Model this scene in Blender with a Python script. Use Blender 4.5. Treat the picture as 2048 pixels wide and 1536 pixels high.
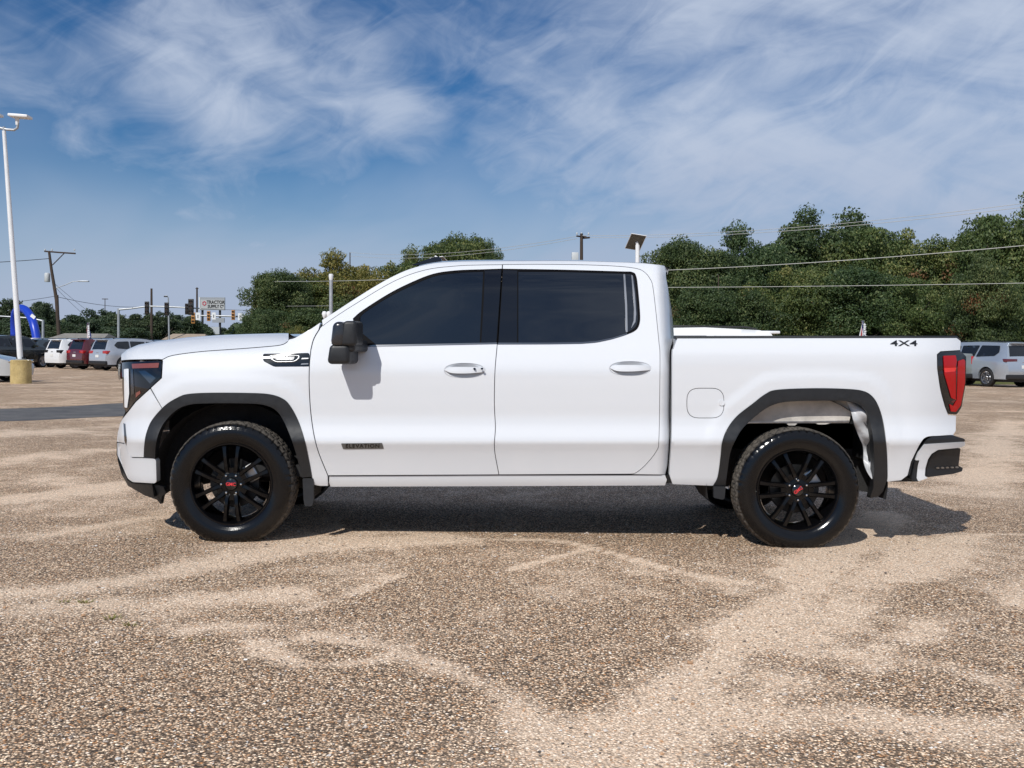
import bpy, bmesh, math, random
import numpy as np
from mathutils import Vector, Matrix, geometry

random.seed(7); rng = np.random.default_rng(7)
for o in list(bpy.data.objects): bpy.data.objects.remove(o)
scene = bpy.context.scene
COL = scene.collection
R = math.radians

# ------------------------------------------------------------------ camera
F, CAM_D, CAM_H = 2060.0, 6.8, 1.29          # focal length in photo pixels, distance to the truck side, height
ROLL = R(0.6)
TH = math.atan(65 / F); CT, ST = math.cos(TH), math.sin(TH)
MROLL = Matrix.Rotation(-ROLL, 4, 'Y')
cam_data = bpy.data.cameras.new("camera"); cam = bpy.data.objects.new("camera", cam_data); COL.objects.link(cam)
cam_data.sensor_fit = 'HORIZONTAL'; cam_data.sensor_width = 36.0; cam_data.lens = 36.0 * F / 2048
cam_data.clip_start = 0.1; cam_data.clip_end = 6000
cam.matrix_world = MROLL @ Matrix.Translation((0, -CAM_D, CAM_H)) @ Matrix.Rotation(R(90) - TH, 4, 'X')
scene.camera = cam
scene.render.resolution_x, scene.render.resolution_y = 1024, 768

# ------------------------------------------------------------------ sun and sky
SUN = Vector((-0.50, -1.0, 1.0)).normalized()            # towards the sun
EL, AZ = math.asin(SUN.z), math.atan2(SUN.x, SUN.y)
sd = bpy.data.lights.new("sun", 'SUN'); sd.energy = 3.9; sd.angle = R(0.53); sd.color = (1.0, 0.965, 0.91)
sun = bpy.data.objects.new("sun", sd); COL.objects.link(sun)
sun.rotation_euler = SUN.to_track_quat('Z', 'Y').to_euler(); sun.location = (-10, -30, 30)

scene.view_settings.view_transform = 'Standard'; scene.view_settings.look = 'None'
scene.view_settings.gamma = 1.0; scene.view_settings.use_curve_mapping = False
scene.view_settings.exposure = 0.0
scene.cycles.max_bounces = 5; scene.cycles.diffuse_bounces = 2; scene.cycles.glossy_bounces = 3; scene.cycles.transmission_bounces = 3; scene.cycles.transparent_max_bounces = 4

class NT:
    """small node-tree helper"""
    def __init__(s, tree): s.t = tree; s.n = tree.nodes; s.l = tree.links
    def add(s, typ, **kw):
        n = s.n.new(typ)
        for k, v in kw.items(): setattr(n, k, v)
        return n
    def set(s, sock, v):
        if isinstance(v, bpy.types.NodeSocket): s.l.new(v, sock)
        elif hasattr(sock, 'default_value'):
            if hasattr(sock.default_value, '__len__') and len(sock.default_value) == 4 and len(v) == 3: v = (*v, 1)
            sock.default_value = v
    def math(s, op, a, b=None, c=None, clamp=False):
        n = s.add('ShaderNodeMath', operation=op, use_clamp=clamp); s.set(n.inputs[0], a)
        if b is not None: s.set(n.inputs[1], b)
        if c is not None: s.set(n.inputs[2], c)
        return n.outputs[0]
    def vmath(s, op, a, b=None):
        n = s.add('ShaderNodeVectorMath', operation=op); s.set(n.inputs[0], a)
        if b is not None: s.set(n.inputs[1], b)
        return n.outputs['Value'] if op in ('DOT_PRODUCT', 'LENGTH', 'DISTANCE') else n.outputs[0]
    def noise(s, vec, scale, detail=4, rough=.5, dist=0, out=0, lac=2.0):
        n = s.add('ShaderNodeTexNoise'); s.set(n.inputs['Vector'], vec) if vec is not None else None
        n.inputs['Scale'].default_value = scale; n.inputs['Detail'].default_value = detail
        n.inputs['Roughness'].default_value = rough; n.inputs['Distortion'].default_value = dist; n.inputs['Lacunarity'].default_value = lac
        return n.outputs[out]
    def ramp(s, fac, stops, interp='LINEAR'):
        n = s.add('ShaderNodeValToRGB'); s.set(n.inputs[0], fac); cr = n.color_ramp; cr.interpolation = interp
        while len(cr.elements) < len(stops): cr.elements.new(0.5)
        for e, (p, c) in zip(cr.elements, stops):
            e.position = p; e.color = (*c, 1) if len(c) == 3 else c
        return n.outputs[0]
    def mix(s, fac, a, b, mode='MIX'):
        n = s.add('ShaderNodeMix', data_type='RGBA', blend_type=mode)
        s.set(n.inputs[0], fac); s.set(n.inputs[6], a); s.set(n.inputs[7], b)
        return n.outputs[2]
    def mapr(s, v, a, b, c=0., d=1., smooth=True):
        n = s.add('ShaderNodeMapRange', interpolation_type='SMOOTHSTEP' if smooth else 'LINEAR')
        s.set(n.inputs[0], v)
        for i, q in zip((1, 2, 3, 4), (a, b, c, d)): n.inputs[i].default_value = q
        return n.outputs[0]

def cam_dir(px, py):
    d = Vector(((px - 1024) / F, CT + (768 - py) / F * ST, -ST + (768 - py) / F * CT))
    return (MROLL.to_3x3() @ d)

def W(px, py, d):
    """world point seen at photo pixel (px,py), d metres in front of the camera (along world Y)"""
    o = MROLL @ Vector((0, -CAM_D, CAM_H)); v = cam_dir(px, py)
    return o + v * (d / v.y)

def G(px, py, z=0.0):
    """world point on the ground seen at a photo pixel"""
    o = MROLL @ Vector((0, -CAM_D, CAM_H)); v = cam_dir(px, py)
    return o + v * ((z - o.z) / v.z)

world = bpy.data.worlds.new("World"); scene.world = world; world.use_nodes = True
wt = NT(world.node_tree); wt.n.clear()
sky = wt.add('ShaderNodeTexSky', sky_type='NISHITA'); sky.sun_disc = False
sky.sun_elevation = EL; sky.sun_rotation = AZ; sky.altitude = 0; sky.air_density = 1.0; sky.dust_density = 0.6; sky.ozone_density = 3.0
tc = wt.add('ShaderNodeTexCoord'); dirv = tc.outputs['Generated']
sep = wt.add('ShaderNodeSeparateXYZ'); wt.l.new(dirv, sep.inputs[0])
# high cirrus: veils and combed wisps
def layer(rot, scale, loc, ns, det, rough, dist):
    mp = wt.add('ShaderNodeMapping'); mp.vector_type = 'TEXTURE'; wt.l.new(wt.vmath('NORMALIZE', dirv), mp.inputs[0])
    mp.inputs['Rotation'].default_value = (0, R(rot), 0); mp.inputs['Scale'].default_value = scale; mp.inputs['Location'].default_value = loc
    return wt.noise(mp.outputs[0], ns, det, rough, dist)
n1 = layer(-14, (.34, .5, .15), (.35, .2, 0), 1.0, 4, .5, .6)          # broad veils
n2 = layer(16, (.24, .3, .085), (3.1, 1.7, .3), 1.0, 7, .55, 1.1)       # thin combed wisps
n3 = layer(-24, (.075, .12, .032), (7.3, 4.1, .7), 1.0, 6, .58, 1.0)
def lobe(px, py, w):                                    # broad soft area of sky round a direction
    d = cam_dir(px, py).normalized()
    return wt.mapr(wt.vmath('DOT_PRODUCT', wt.vmath('NORMALIZE', dirv), tuple(d)), math.cos(w), 1.0)
dens = wt.math('MULTIPLY_ADD', n2, 0.50, wt.math('MULTIPLY', n1, 0.50))
dens = wt.math('MULTIPLY_ADD', n3, 0.38, dens)
dens = wt.math('MULTIPLY_ADD', lobe(430, 110, .10), 0.19, dens)
dens = wt.math('MULTIPLY_ADD', lobe(690, 190, .075), 0.13, dens)
dens = wt.math('MULTIPLY_ADD', lobe(820, 240, .05), 0.11, dens)
dens = wt.math('MULTIPLY_ADD', lobe(170, 262, .03), 0.09, dens)
dens = wt.math('MULTIPLY_ADD', lobe(300, 390, .19), 0.11, dens)
dens = wt.math('MULTIPLY_ADD', lobe(500, 290, .10), -0.05, dens)
dens = wt.math('MULTIPLY_ADD', lobe(150, 200, .13), -0.06, dens)
dens = wt.math('MULTIPLY_ADD', lobe(620, 400, .16), 0.12, dens)
dens = wt.math('MULTIPLY_ADD', wt.mapr(sep.outputs[0], -0.12, 0.20), 0.25, dens)
cloud = wt.mapr(dens, 0.58, 1.15)
low = wt.mapr(wt.math('MULTIPLY_ADD', wt.math('SUBTRACT', n1, .5), -.20, sep.outputs[2]), 0.03, 0.225, 1.0, 0.0)      # thicker veil low over the horizon
cloud = wt.math('MAXIMUM', wt.math('MULTIPLY', cloud, 0.95), wt.math('MULTIPLY', low, 0.95))
hsv = wt.add('ShaderNodeHueSaturation'); hsv.inputs['Saturation'].default_value = 1.22; hsv.inputs['Value'].default_value = 0.86; wt.l.new(sky.outputs[0], hsv.inputs['Color'])
blue = wt.mix(1.0, hsv.outputs[0], (0.80, 1.27, 1.64), 'MULTIPLY')
veil = wt.mix(low, (10.5, 12.0, 14.8), (8.1, 9.5, 12.5))
skyc = wt.mix(cloud, blue, veil)
bg = wt.add('ShaderNodeBackground'); wt.l.new(skyc, bg.inputs[0]); bg.inputs[1].default_value = 0.05
wo = wt.add('ShaderNodeOutputWorld'); wt.l.new(bg.outputs[0], wo.inputs[0])

# ------------------------------------------------------------------ materials
MATS = {}
def mat(name, color=(.5, .5, .5), rough=.5, metal=0., spec=.5, coat=0., coat_r=.03, var=0., vscale=8., bump=0., bscale=60., emit=None, trans=0., alpha=1.):
    if name in MATS: return MATS[name]
    m = bpy.data.materials.new(name); m.use_nodes = True; MATS[name] = m
    t = NT(m.node_tree); b = t.n['Principled BSDF']
    b.inputs['Base Color'].default_value = (*color, 1); b.inputs['Roughness'].default_value = rough
    b.inputs['Metallic'].default_value = metal; b.inputs['Specular IOR Level'].default_value = spec
    b.inputs['Coat Weight'].default_value = coat; b.inputs['Coat Roughness'].default_value = coat_r
    b.inputs['Transmission Weight'].default_value = trans; b.inputs['Alpha'].default_value = alpha
    oc = t.add('ShaderNodeTexCoord').outputs['Object'] if (var or bump) else None
    if var:
        n = t.noise(oc, vscale, 5, .6)
        k = t.mapr(n, .25, .75, 1 - var, 1 + var, False)
        mul = t.vmath('SCALE', (*color,)); mul.node.inputs['Scale'].default_value = 1; t.l.new(k, mul.node.inputs['Scale'])
        t.l.new(mul, b.inputs['Base Color'])
        t.set(b.inputs['Roughness'], t.mapr(n, .25, .75, max(.02, rough * .8), min(1, rough * 1.2), False))
    if bump:
        bp = t.add('ShaderNodeBump'); bp.inputs['Strength'].default_value = bump; bp.inputs['Distance'].default_value = .01
        t.l.new(t.noise(oc, bscale, 4, .6), bp.inputs['Height']); t.l.new(bp.outputs[0], b.inputs['Normal'])
    if emit: b.inputs['Emission Color'].default_value = (*emit, 1); b.inputs['Emission Strength'].default_value = 1
    return m

# ------------------------------------------------------------------ object helpers
def mesh_obj(name, verts, faces, material, parent=None, smooth=True, loc=None, normals=None, link=True):
    me = bpy.data.meshes.new(name)
    me.from_pydata([tuple(map(float, v)) for v in verts], [], [tuple(map(int, f)) for f in faces])
    if isinstance(smooth, bool): me.polygons.foreach_set('use_smooth', [smooth] * len(me.polygons))
    else: me.polygons.foreach_set('use_smooth', list(smooth))
    if material is not None: me.materials.append(material)
    me.update()
    if normals is not None: me.normals_split_custom_set_from_vertices([tuple(map(float, n)) for n in normals])
    o = bpy.data.objects.new(name, me); COL.objects.link(o)
    if parent is not None: o.parent = parent
    if loc is not None: o.location = loc
    return o
def bm_obj(name, bm, material, parent=None, smooth=False, loc=None, auto=None):
    me = bpy.data.meshes.new(name); bm.normal_update(); bm.to_mesh(me); bm.free()
    me.polygons.foreach_set('use_smooth', [smooth] * len(me.polygons))
    if auto is not None: me.set_sharp_from_angle(angle=R(auto))
    if material is not None: me.materials.append(material)
    o = bpy.data.objects.new(name, me); COL.objects.link(o)
    if parent is not None: o.parent = parent
    if loc is not None: o.location = loc
    return o
def empty(name, loc=(0, 0, 0), rz=0., parent=None):
    o = bpy.data.objects.new(name, None); COL.objects.link(o); o.location = loc; o.rotation_euler = (0, 0, rz)
    o.empty_display_size = .2
    if parent is not None: o.parent = parent
    return o
def tag(o, label=None, cat=None, group=None, kind=None):
    if label: o['label'] = label
    if cat: o['category'] = cat
    if group: o['group'] = group
    if kind: o['kind'] = kind
    return o
def copy_tree(o, parent=None):
    c = o.copy(); COL.objects.link(c)
    if parent is not None: c.parent = parent
    for ch in list(o.children): copy_tree(ch, c)
    return c
def bm_box(bm, lo, hi, bevel=0., seg=2, mtx=None):
    r = bmesh.ops.create_cube(bm, size=1.0); vs = r['verts']
    for v in vs:
        v.co = Vector(((lo[0] + hi[0]) / 2 + v.co.x * (hi[0] - lo[0]), (lo[1] + hi[1]) / 2 + v.co.y * (hi[1] - lo[1]), (lo[2] + hi[2]) / 2 + v.co.z * (hi[2] - lo[2])))
    if bevel:
        es = list({e for v in vs for e in v.link_edges})
        q = bmesh.ops.bevel(bm, geom=es, offset=bevel, segments=seg, affect='EDGES', profile=.5); vs = list({v for f in q['faces'] for v in f.verts} | {v for v in vs if v.is_valid})
    if mtx is not None: bmesh.ops.transform(bm, matrix=mtx, verts=[v for v in vs if v.is_valid])
    return vs
def box(name, lo, hi, material, parent=None, bevel=0., seg=2, mtx=None, smooth=None):
    bm = bmesh.new(); bm_box(bm, lo, hi, bevel, seg, mtx)
    return bm_obj(name, bm, material, parent, smooth=bevel > 0 if smooth is None else smooth, auto=35 if bevel > 0 else None)
def tube_data(pts, radii, n=8, cap=True):
    pts = [Vector(p) for p in pts]; V = []; Fc = []
    if not hasattr(radii, '__len__'): radii = [radii] * len(pts)
    up = None
    for i, p in enumerate(pts):
        t = (pts[min(i + 1, len(pts) - 1)] - pts[max(i - 1, 0)]).normalized()
        if up is None: up = Vector((0, 0, 1)) if abs(t.z) < .9 else Vector((1, 0, 0))
        a = t.cross(up).normalized(); b = a.cross(t).normalized(); up = b
        for k in range(n):
            q = 2 * math.pi * k / n; V.append(p + (a * math.cos(q) + b * math.sin(q)) * radii[i])
    for i in range(len(pts) - 1):
        for k in range(n):
            Fc.append((i * n + k, i * n + (k + 1) % n, (i + 1) * n + (k + 1) % n, (i + 1) * n + k))
    if cap: Fc.append(tuple(range(n))[::-1]); Fc.append(tuple(range((len(pts) - 1) * n, len(pts) * n)))
    return V, Fc
def tube(name, pts, radii, material, parent=None, n=8, smooth=True, loc=None):
    V, Fc = tube_data(pts, radii, n)
    o = mesh_obj(name, V, Fc, material, parent, smooth, loc)
    if smooth: o.data.set_sharp_from_angle(angle=R(50))
    return o
def lathe_data(prof, n=48, axis='Y', closed=False):
    """profile of (r, t): radius and position along the axis"""
    V, Fc = [], []
    for r, t in prof:
        for k in range(n):
            a = 2 * math.pi * k / n; c, s = math.cos(a) * r, math.sin(a) * r
            V.append((c, t, s) if axis == 'Y' else (c, s, t))
    m = len(prof)
    for i in range(m if closed else m - 1):
        j = (i + 1) % m
        for k in range(n):
            k2 = (k + 1) % n; q = (i * n + k, i * n + k2, j * n + k2, j * n + k)
            Fc.append(q if axis == 'Z' else q[::-1])
    return V, Fc
def lathe(name, prof, material, parent=None, n=48, axis='Y', closed=False, loc=None, auto=40):
    V, Fc = lathe_data(prof, n, axis, closed)
    bm = bmesh.new(); vs = [bm.verts.new(v) for v in V]
    for f in Fc:
        try: bm.faces.new([vs[i] for i in f])
        except ValueError: pass
    bmesh.ops.remove_doubles(bm, verts=bm.verts, dist=1e-5); bmesh.ops.recalc_face_normals(bm, faces=bm.faces)
    return bm_obj(name, bm, material, parent, True, loc, auto)
def text_mesh(body, size=1.0, extrude=0.0, bold=0.0, spacing=1.0):
    c = bpy.data.curves.new('t', 'FONT'); c.body = body; c.size = size; c.extrude = extrude; c.offset = bold
    c.align_x = 'CENTER'; c.align_y = 'CENTER'; c.space_character = spacing; c.resolution_u = 3
    o = bpy.data.objects.new('t', c); COL.objects.link(o); bpy.context.view_layer.update()
    me = bpy.data.meshes.new_from_object(o.evaluated_get(bpy.context.evaluated_depsgraph_get()))
    V = np.array([v.co[:] for v in me.vertices]).reshape(-1, 3); Fc = [tuple(p.vertices) for p in me.polygons]
    bpy.data.objects.remove(o); bpy.data.curves.remove(c); bpy.data.meshes.remove(me)
    return V, Fc
# ------------------------------------------------------------------ ground
def dist_poly(P, L):
    """distance of points P (N,2) to the open polyline L (M,2)"""
    A, B = L[:-1], L[1:]; AB = B - A; q = (AB ** 2).sum(1) + 1e-12
    best = np.full(len(P), 1e9)
    for a, ab, qq in zip(A, AB, q):
        t = np.clip(((P - a) @ ab) / qq, 0, 1); d = np.hypot(*(P - (a + t[:, None] * ab)).T); np.minimum(best, d, out=best)
    return best
def cr(pts, n=5):
    P = np.array(pts, float); out = []
    Q = np.vstack([2 * P[0] - P[1], P, 2 * P[-1] - P[-2]])
    for i in range(len(P) - 1):
        p0, p1, p2, p3 = Q[i:i + 4]
        for k in range(n):
            t = k / n
            out.append(.5 * ((2 * p1) + (-p0 + p2) * t + (2 * p0 - 5 * p1 + 4 * p2 - p3) * t * t + (-p0 + 3 * p1 - 3 * p2 + p3) * t ** 3))
    out.append(P[-1]); return np.array(out)
def gline(pix):
    return np.array([G(x, y)[:2] for x, y in cr(pix)])

def grow(a, b, step, far, k=1.16):
    c = list(np.arange(a, b, step)); s = step
    x = c[-1]
    while x < far: s *= k; x += s; c.append(x)
    x, s = a, step; lo = []
    while x > -far: s *= k; x -= s; lo.append(x)
    return np.array(lo[::-1] + c)
gx = grow(-7, 7, .07, 2500); gy = grow(-4.6, 7, .07, 2500)
GX, GY = np.meshgrid(gx, gy); P2 = np.stack([GX.ravel(), GY.ravel()], 1)
near = (np.abs(P2[:, 0]) < 22) & (P2[:, 1] > -6) & (P2[:, 1] < 30)
sand = np.zeros(len(P2))
bands = [  # worn, sand-filled tracks: pixel path, half width in m, amount
    ([(-60, 1190), (200, 1172), (420, 1128), (640, 1092), (900, 1078)], .17, .75),
    ([(60, 1215), (300, 1205), (560, 1190)], .18, .55),
    ([(120, 1290), (400, 1258), (640, 1250)], .10, .40),
    ([(600, 1222), (700, 1190), (800, 1150)], .045, .8),
    ([(505, 1282), (600, 1326), (690, 1326), (800, 1312)], .05, .75),
    ([(620, 1272), (760, 1290), (880, 1330), (1010, 1400), (1100, 1500)], .08, .7),
    ([(0, 1002), (130, 985), (260, 968)], .20, .7),
    ([(60, 1078), (240, 1045), (360, 1030)], .07, .4),
    ([(860, 1078), (1024, 1078), (1140, 1086), (1230, 1108), (1330, 1136), (1430, 1158), (1540, 1172)], .030, .85),
    ([(1010, 1142), (1100, 1118), (1175, 1098)], .025, .7),
    ([(1770, 1030), (1660, 1110), (1570, 1190), (1470, 1280), (1330, 1400), (1180, 1560)], .16, .95),
    ([(1850, 1090), (1730, 1180), (1640, 1270), (1540, 1400)], .20, .5),
    ([(2060, 1200), (1900, 1240), (1760, 1300), (1640, 1420)], .12, .45),
    ([(1900, 1080), (1980, 1068), (2080, 1070)], .05, .6),
    ([(1600, 1300), (1800, 1320), (1960, 1350), (2060, 1400)], .09, .55),
    ([(1960, 980), (1990, 900), (2030, 840)], .30, .5),
    ([(1500, 1420), (1700, 1430), (2060, 1470)], .16, .55),
    ([(0, 870), (120, 862), (250, 850)], .5, .5), ([(0, 925), (140, 905), (240, 900)], .35, .4)]
Pn = P2[near]; sn = np.zeros(len(Pn))
for pix, w, a in bands:
    d = dist_poly(Pn, gline(pix)); sn = np.maximum(sn, a * np.exp(-(d / w) ** 2 * .7))
sand[near] = sn
dark = np.zeros(len(P2)); dn = np.zeros(len(Pn))
for pix, w, a in [([(1560, 1165), (1470, 1240), (1360, 1330), (1250, 1420)], .12, .6), ([(560, 1235), (760, 1180), (900, 1130)], .10, .6),
                  ([(0, 1360), (120, 1310), (260, 1280)], .14, .7), ([(160, 1400), (400, 1350), (560, 1360)], .12, .5),
                  ([(0, 1110), (200, 1105), (340, 1080)], .2, .5), ([(0, 1050), (160, 1040)], .2, .5), ([(620, 1360), (900, 1400)], .15, .5),
                  ([(1600, 1330), (1700, 1350), (1800, 1370)], .10, .5), ([(1850, 1180), (2048, 1240)], .15, .5), ([(980, 1200), (1200, 1230), (1350, 1260)], .42, .42), ([(1000, 1330), (1180, 1330)], .25, .42), ([(1150, 1130), (1350, 1180), (1480, 1200)], .10, .5), ([(0, 1420), (250, 1400), (500, 1420)], .25, .45), ([(1750, 1380), (1900, 1400)], .14, .4), ([(60, 1130), (260, 1110)], .16, .4)]:
    d = dist_poly(Pn, gline(pix)); dn = np.maximum(dn, a * np.exp(-(d / w) ** 2 * .7))
dark[near] = dn
relief = 0.006 * np.sin(P2[:, 0] * .8 + 1) * np.sin(P2[:, 1] * .7) * near
nx, ny = len(gx), len(gy); idx = np.arange(nx * ny).reshape(ny, nx)
Fq = np.stack([idx[:-1, :-1], idx[:-1, 1:], idx[1:, 1:], idx[1:, :-1]], -1).reshape(-1, 4)
me = bpy.data.meshes.new('ground')
me.from_pydata(np.c_[P2, np.zeros(len(P2))].tolist(), [], Fq.tolist()); me.update()
for nm, arr in (('sand', sand), ('dark', dark)):
    at = me.attributes.new(nm, 'FLOAT', 'POINT'); at.data.foreach_set('value', arr.astype(np.float32))
ground = bpy.data.objects.new('ground', me); COL.objects.link(ground); tag(ground, kind='structure')

def gravel_material():
    m = bpy.data.materials.new('chip_seal_gravel'); m.use_nodes = True; t = NT(m.node_tree); b = t.n['Principled BSDF']
    geo = t.add('ShaderNodeNewGeometry').outputs['Position']
    wob = t.noise(geo, 60, 0, .5, out=1)
    pos = t.vmath('ADD', geo, t.vmath('MULTIPLY', wob, (.006, .006, .006)))
    def vor(scale, feat='F1'):
        v = t.add('ShaderNodeTexVoronoi', feature=feat); t.l.new(pos, v.inputs['Vector']); v.inputs['Scale'].default_value = scale
        v.inputs['Randomness'].default_value = 1; return v
    v1 = vor(92); v2 = vor(155)
    s1 = t.add('ShaderNodeSeparateColor'); t.l.new(v1.outputs['Color'], s1.inputs[0])
    s2 = t.add('ShaderNodeSeparateColor'); t.l.new(v2.outputs['Color'], s2.inputs[0])
    stops = [(.04, (0.045, 0.041, 0.041)), (.10, (0.109, 0.092, 0.079)), (.24, (0.218, 0.179, 0.147)), (.40, (0.320, 0.262, 0.211)), (.50, (0.422, 0.243, 0.122)),
             (.57, (0.422, 0.365, 0.307)), (.72, (0.563, 0.486, 0.410)), (.86, (0.717, 0.627, 0.525)), (.95, (0.860, 0.832, 0.755)), (1, (0.860, 0.860, 0.860))]
    peb = t.ramp(s1.outputs[0], stops); fine = t.ramp(s2.outputs[1], stops)
    peb = t.mix(t.math('GREATER_THAN', s1.outputs[1], .60), peb, fine)
    # stones seen down to their dark edges, bound in dusty grit
    edge = t.mapr(v1.outputs['Distance'], .36, .66)
    peb = t.mix(t.math('MULTIPLY', edge, .85), peb, (.055, .047, .040))
    peb = t.mix(1.0, peb, (1.12, 1.0, .88), 'MULTIPLY')
    a1 = t.add('ShaderNodeAttribute', attribute_name='sand').outputs['Fac']
    a2 = t.add('ShaderNodeAttribute', attribute_name='dark').outputs['Fac']
    big = t.noise(geo, .55, 4, .6, .6); mid = t.noise(geo, 3.2, 3, .62, .4)
    f = t.math('MULTIPLY_ADD', t.math('SUBTRACT', big, .5), 1.7, t.math('MULTIPLY', a1, .9))
    f = t.math('MULTIPLY_ADD', t.math('SUBTRACT', mid, .5), .95, f)
    f = t.math('SUBTRACT', f, t.math('MULTIPLY', a2, .62))
    f = t.mapr(f, -.14, .46, 0., 1.)
    lstops = [(0, (.20, .155, .12)), (.10, (.36, .285, .22)), (.24, (.52, .42, .33)), (.42, (.60, .49, .39)), (.50, (.58, .37, .23)), (.57, (.66, .545, .44)), (.78, (.72, .61, .50)), (.92, (.82, .74, .65)), (1, (.88, .85, .80))]
    lpeb = t.mix(t.math('GREATER_THAN', s1.outputs[1], .45), t.ramp(s1.outputs[0], lstops), t.ramp(s2.outputs[1], lstops))
    grit = t.ramp(t.noise(geo, 170, 1, .7), [(.2, (.48, .385, .30)), (.5, (.68, .57, .46)), (.8, (.80, .71, .61))])
    lpeb = t.mix(t.mapr(f, .5, 1.1, .04, .26), t.mix(t.math('MULTIPLY', edge, .60), lpeb, (.20, .15, .11)), grit)
    fm = t.math('MULTIPLY', f, t.mapr(s1.outputs[2], 0, 1, .55, 1.15, False), clamp=True)
    col = t.mix(fm, peb, lpeb)
    tone = t.noise(geo, .16, 3, .5)
    col = t.mix(1.0, col, t.ramp(tone, [(.3, (1.36, 1.28, 1.18)), (.7, (1.56, 1.43, 1.28))]), 'MULTIPLY')
    t.l.new(col, b.inputs['Base Color']); b.inputs['Roughness'].default_value = .85; b.inputs['Specular IOR Level'].default_value = .25
    h = t.math('SUBTRACT', 1.0, t.math('MULTIPLY', v1.outputs['Distance'], t.mapr(f, 0, 1, 1.0, .65, False)))
    h = t.math('MULTIPLY_ADD', s1.outputs[1], .45, h)
    bp = t.add('ShaderNodeBump'); bp.inputs['Strength'].default_value = .9; bp.inputs['Distance'].default_value = .009
    t.l.new(h, bp.inputs['Height']); t.l.new(bp.outputs[0], b.inputs['Normal'])
    return m
me.materials.append(gravel_material())

def sheet(name, poly, z, material, kind='structure', label=None):
    bm = bmesh.new(); vs = [bm.verts.new((p[0], p[1], z)) for p in poly]
    f = bm.faces.new(vs); f.normal_update()
    if f.normal.z < 0: f.normal_flip()
    o = bm_obj(name, bm, material); tag(o, label, None, None, kind); return o

def noise_mat(name, stops, scale, detail=6, rough=.9, bump=.4, bscale=40., extra=None):
    m = bpy.data.materials.new(name); m.use_nodes = True; t = NT(m.node_tree); b = t.n['Principled BSDF']
    geo = t.add('ShaderNodeNewGeometry').outputs['Position']
    c = t.ramp(t.noise(geo, scale, detail, .65), stops)
    fine = t.noise(geo, bscale, 3, .7)
    c = t.mix(1.0, c, t.ramp(fine, [(.3, (.72, .72, .72)), (.7, (1.2, 1.2, 1.2))]), 'MULTIPLY')
    t.l.new(c, b.inputs['Base Color']); b.inputs['Roughness'].default_value = rough; b.inputs['Specular IOR Level'].default_value = .25
    bp = t.add('ShaderNodeBump'); bp.inputs['Strength'].default_value = bump; bp.inputs['Distance'].default_value = .02
    t.l.new(fine, bp.inputs['Height']); t.l.new(bp.outputs[0], b.inputs['Normal'])
    return m
asphalt = noise_mat('worn_asphalt', [(.3, (.075, .075, .08)), (.55, (.13, .127, .125)), (.75, (.19, .175, .155))], 1.6, bscale=60)
road_m = noise_mat('road_asphalt', [(.3, (.05, .05, .052)), (.7, (.085, .083, .08))], .5, bscale=30)
turf = noise_mat('dry_turf', [(.25, (.065, .085, .022)), (.5, (.12, .125, .035)), (.75, (.20, .17, .06))], .5, bscale=14, bump=.8)

# darker asphalt repair strip crossing the lot behind the truck's nose
pp = [G(x, y) for x, y in cr([(-420, 832), (-120, 822), (60, 816), (150, 812), (260, 806), (420, 806), (700, 812)])]
pp += [G(x, y) for x, y in cr([(900, 838), (600, 836), (400, 832), (240, 833), (130, 838), (40, 842), (-150, 846), (-420, 852)])]
sheet('asphalt_strip', pp, .004, asphalt)
# grass verge beyond the lot, the cross road, grass again
sheet('grass_verge', [(24, 41), (13, 40.2), (6, 46), (-6, 62), (-20, 72), (-160, 75), (-160, 120), (400, 120), (400, 30), (60, 36)], .004, turf)
sheet('road', [(-600, 96), (600, 96), (600, 112), (-600, 112)], .008, road_m)
sheet('grass_field', [(-900, 124), (900, 124), (900, 1500), (-900, 1500)], .004, turf)

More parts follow.
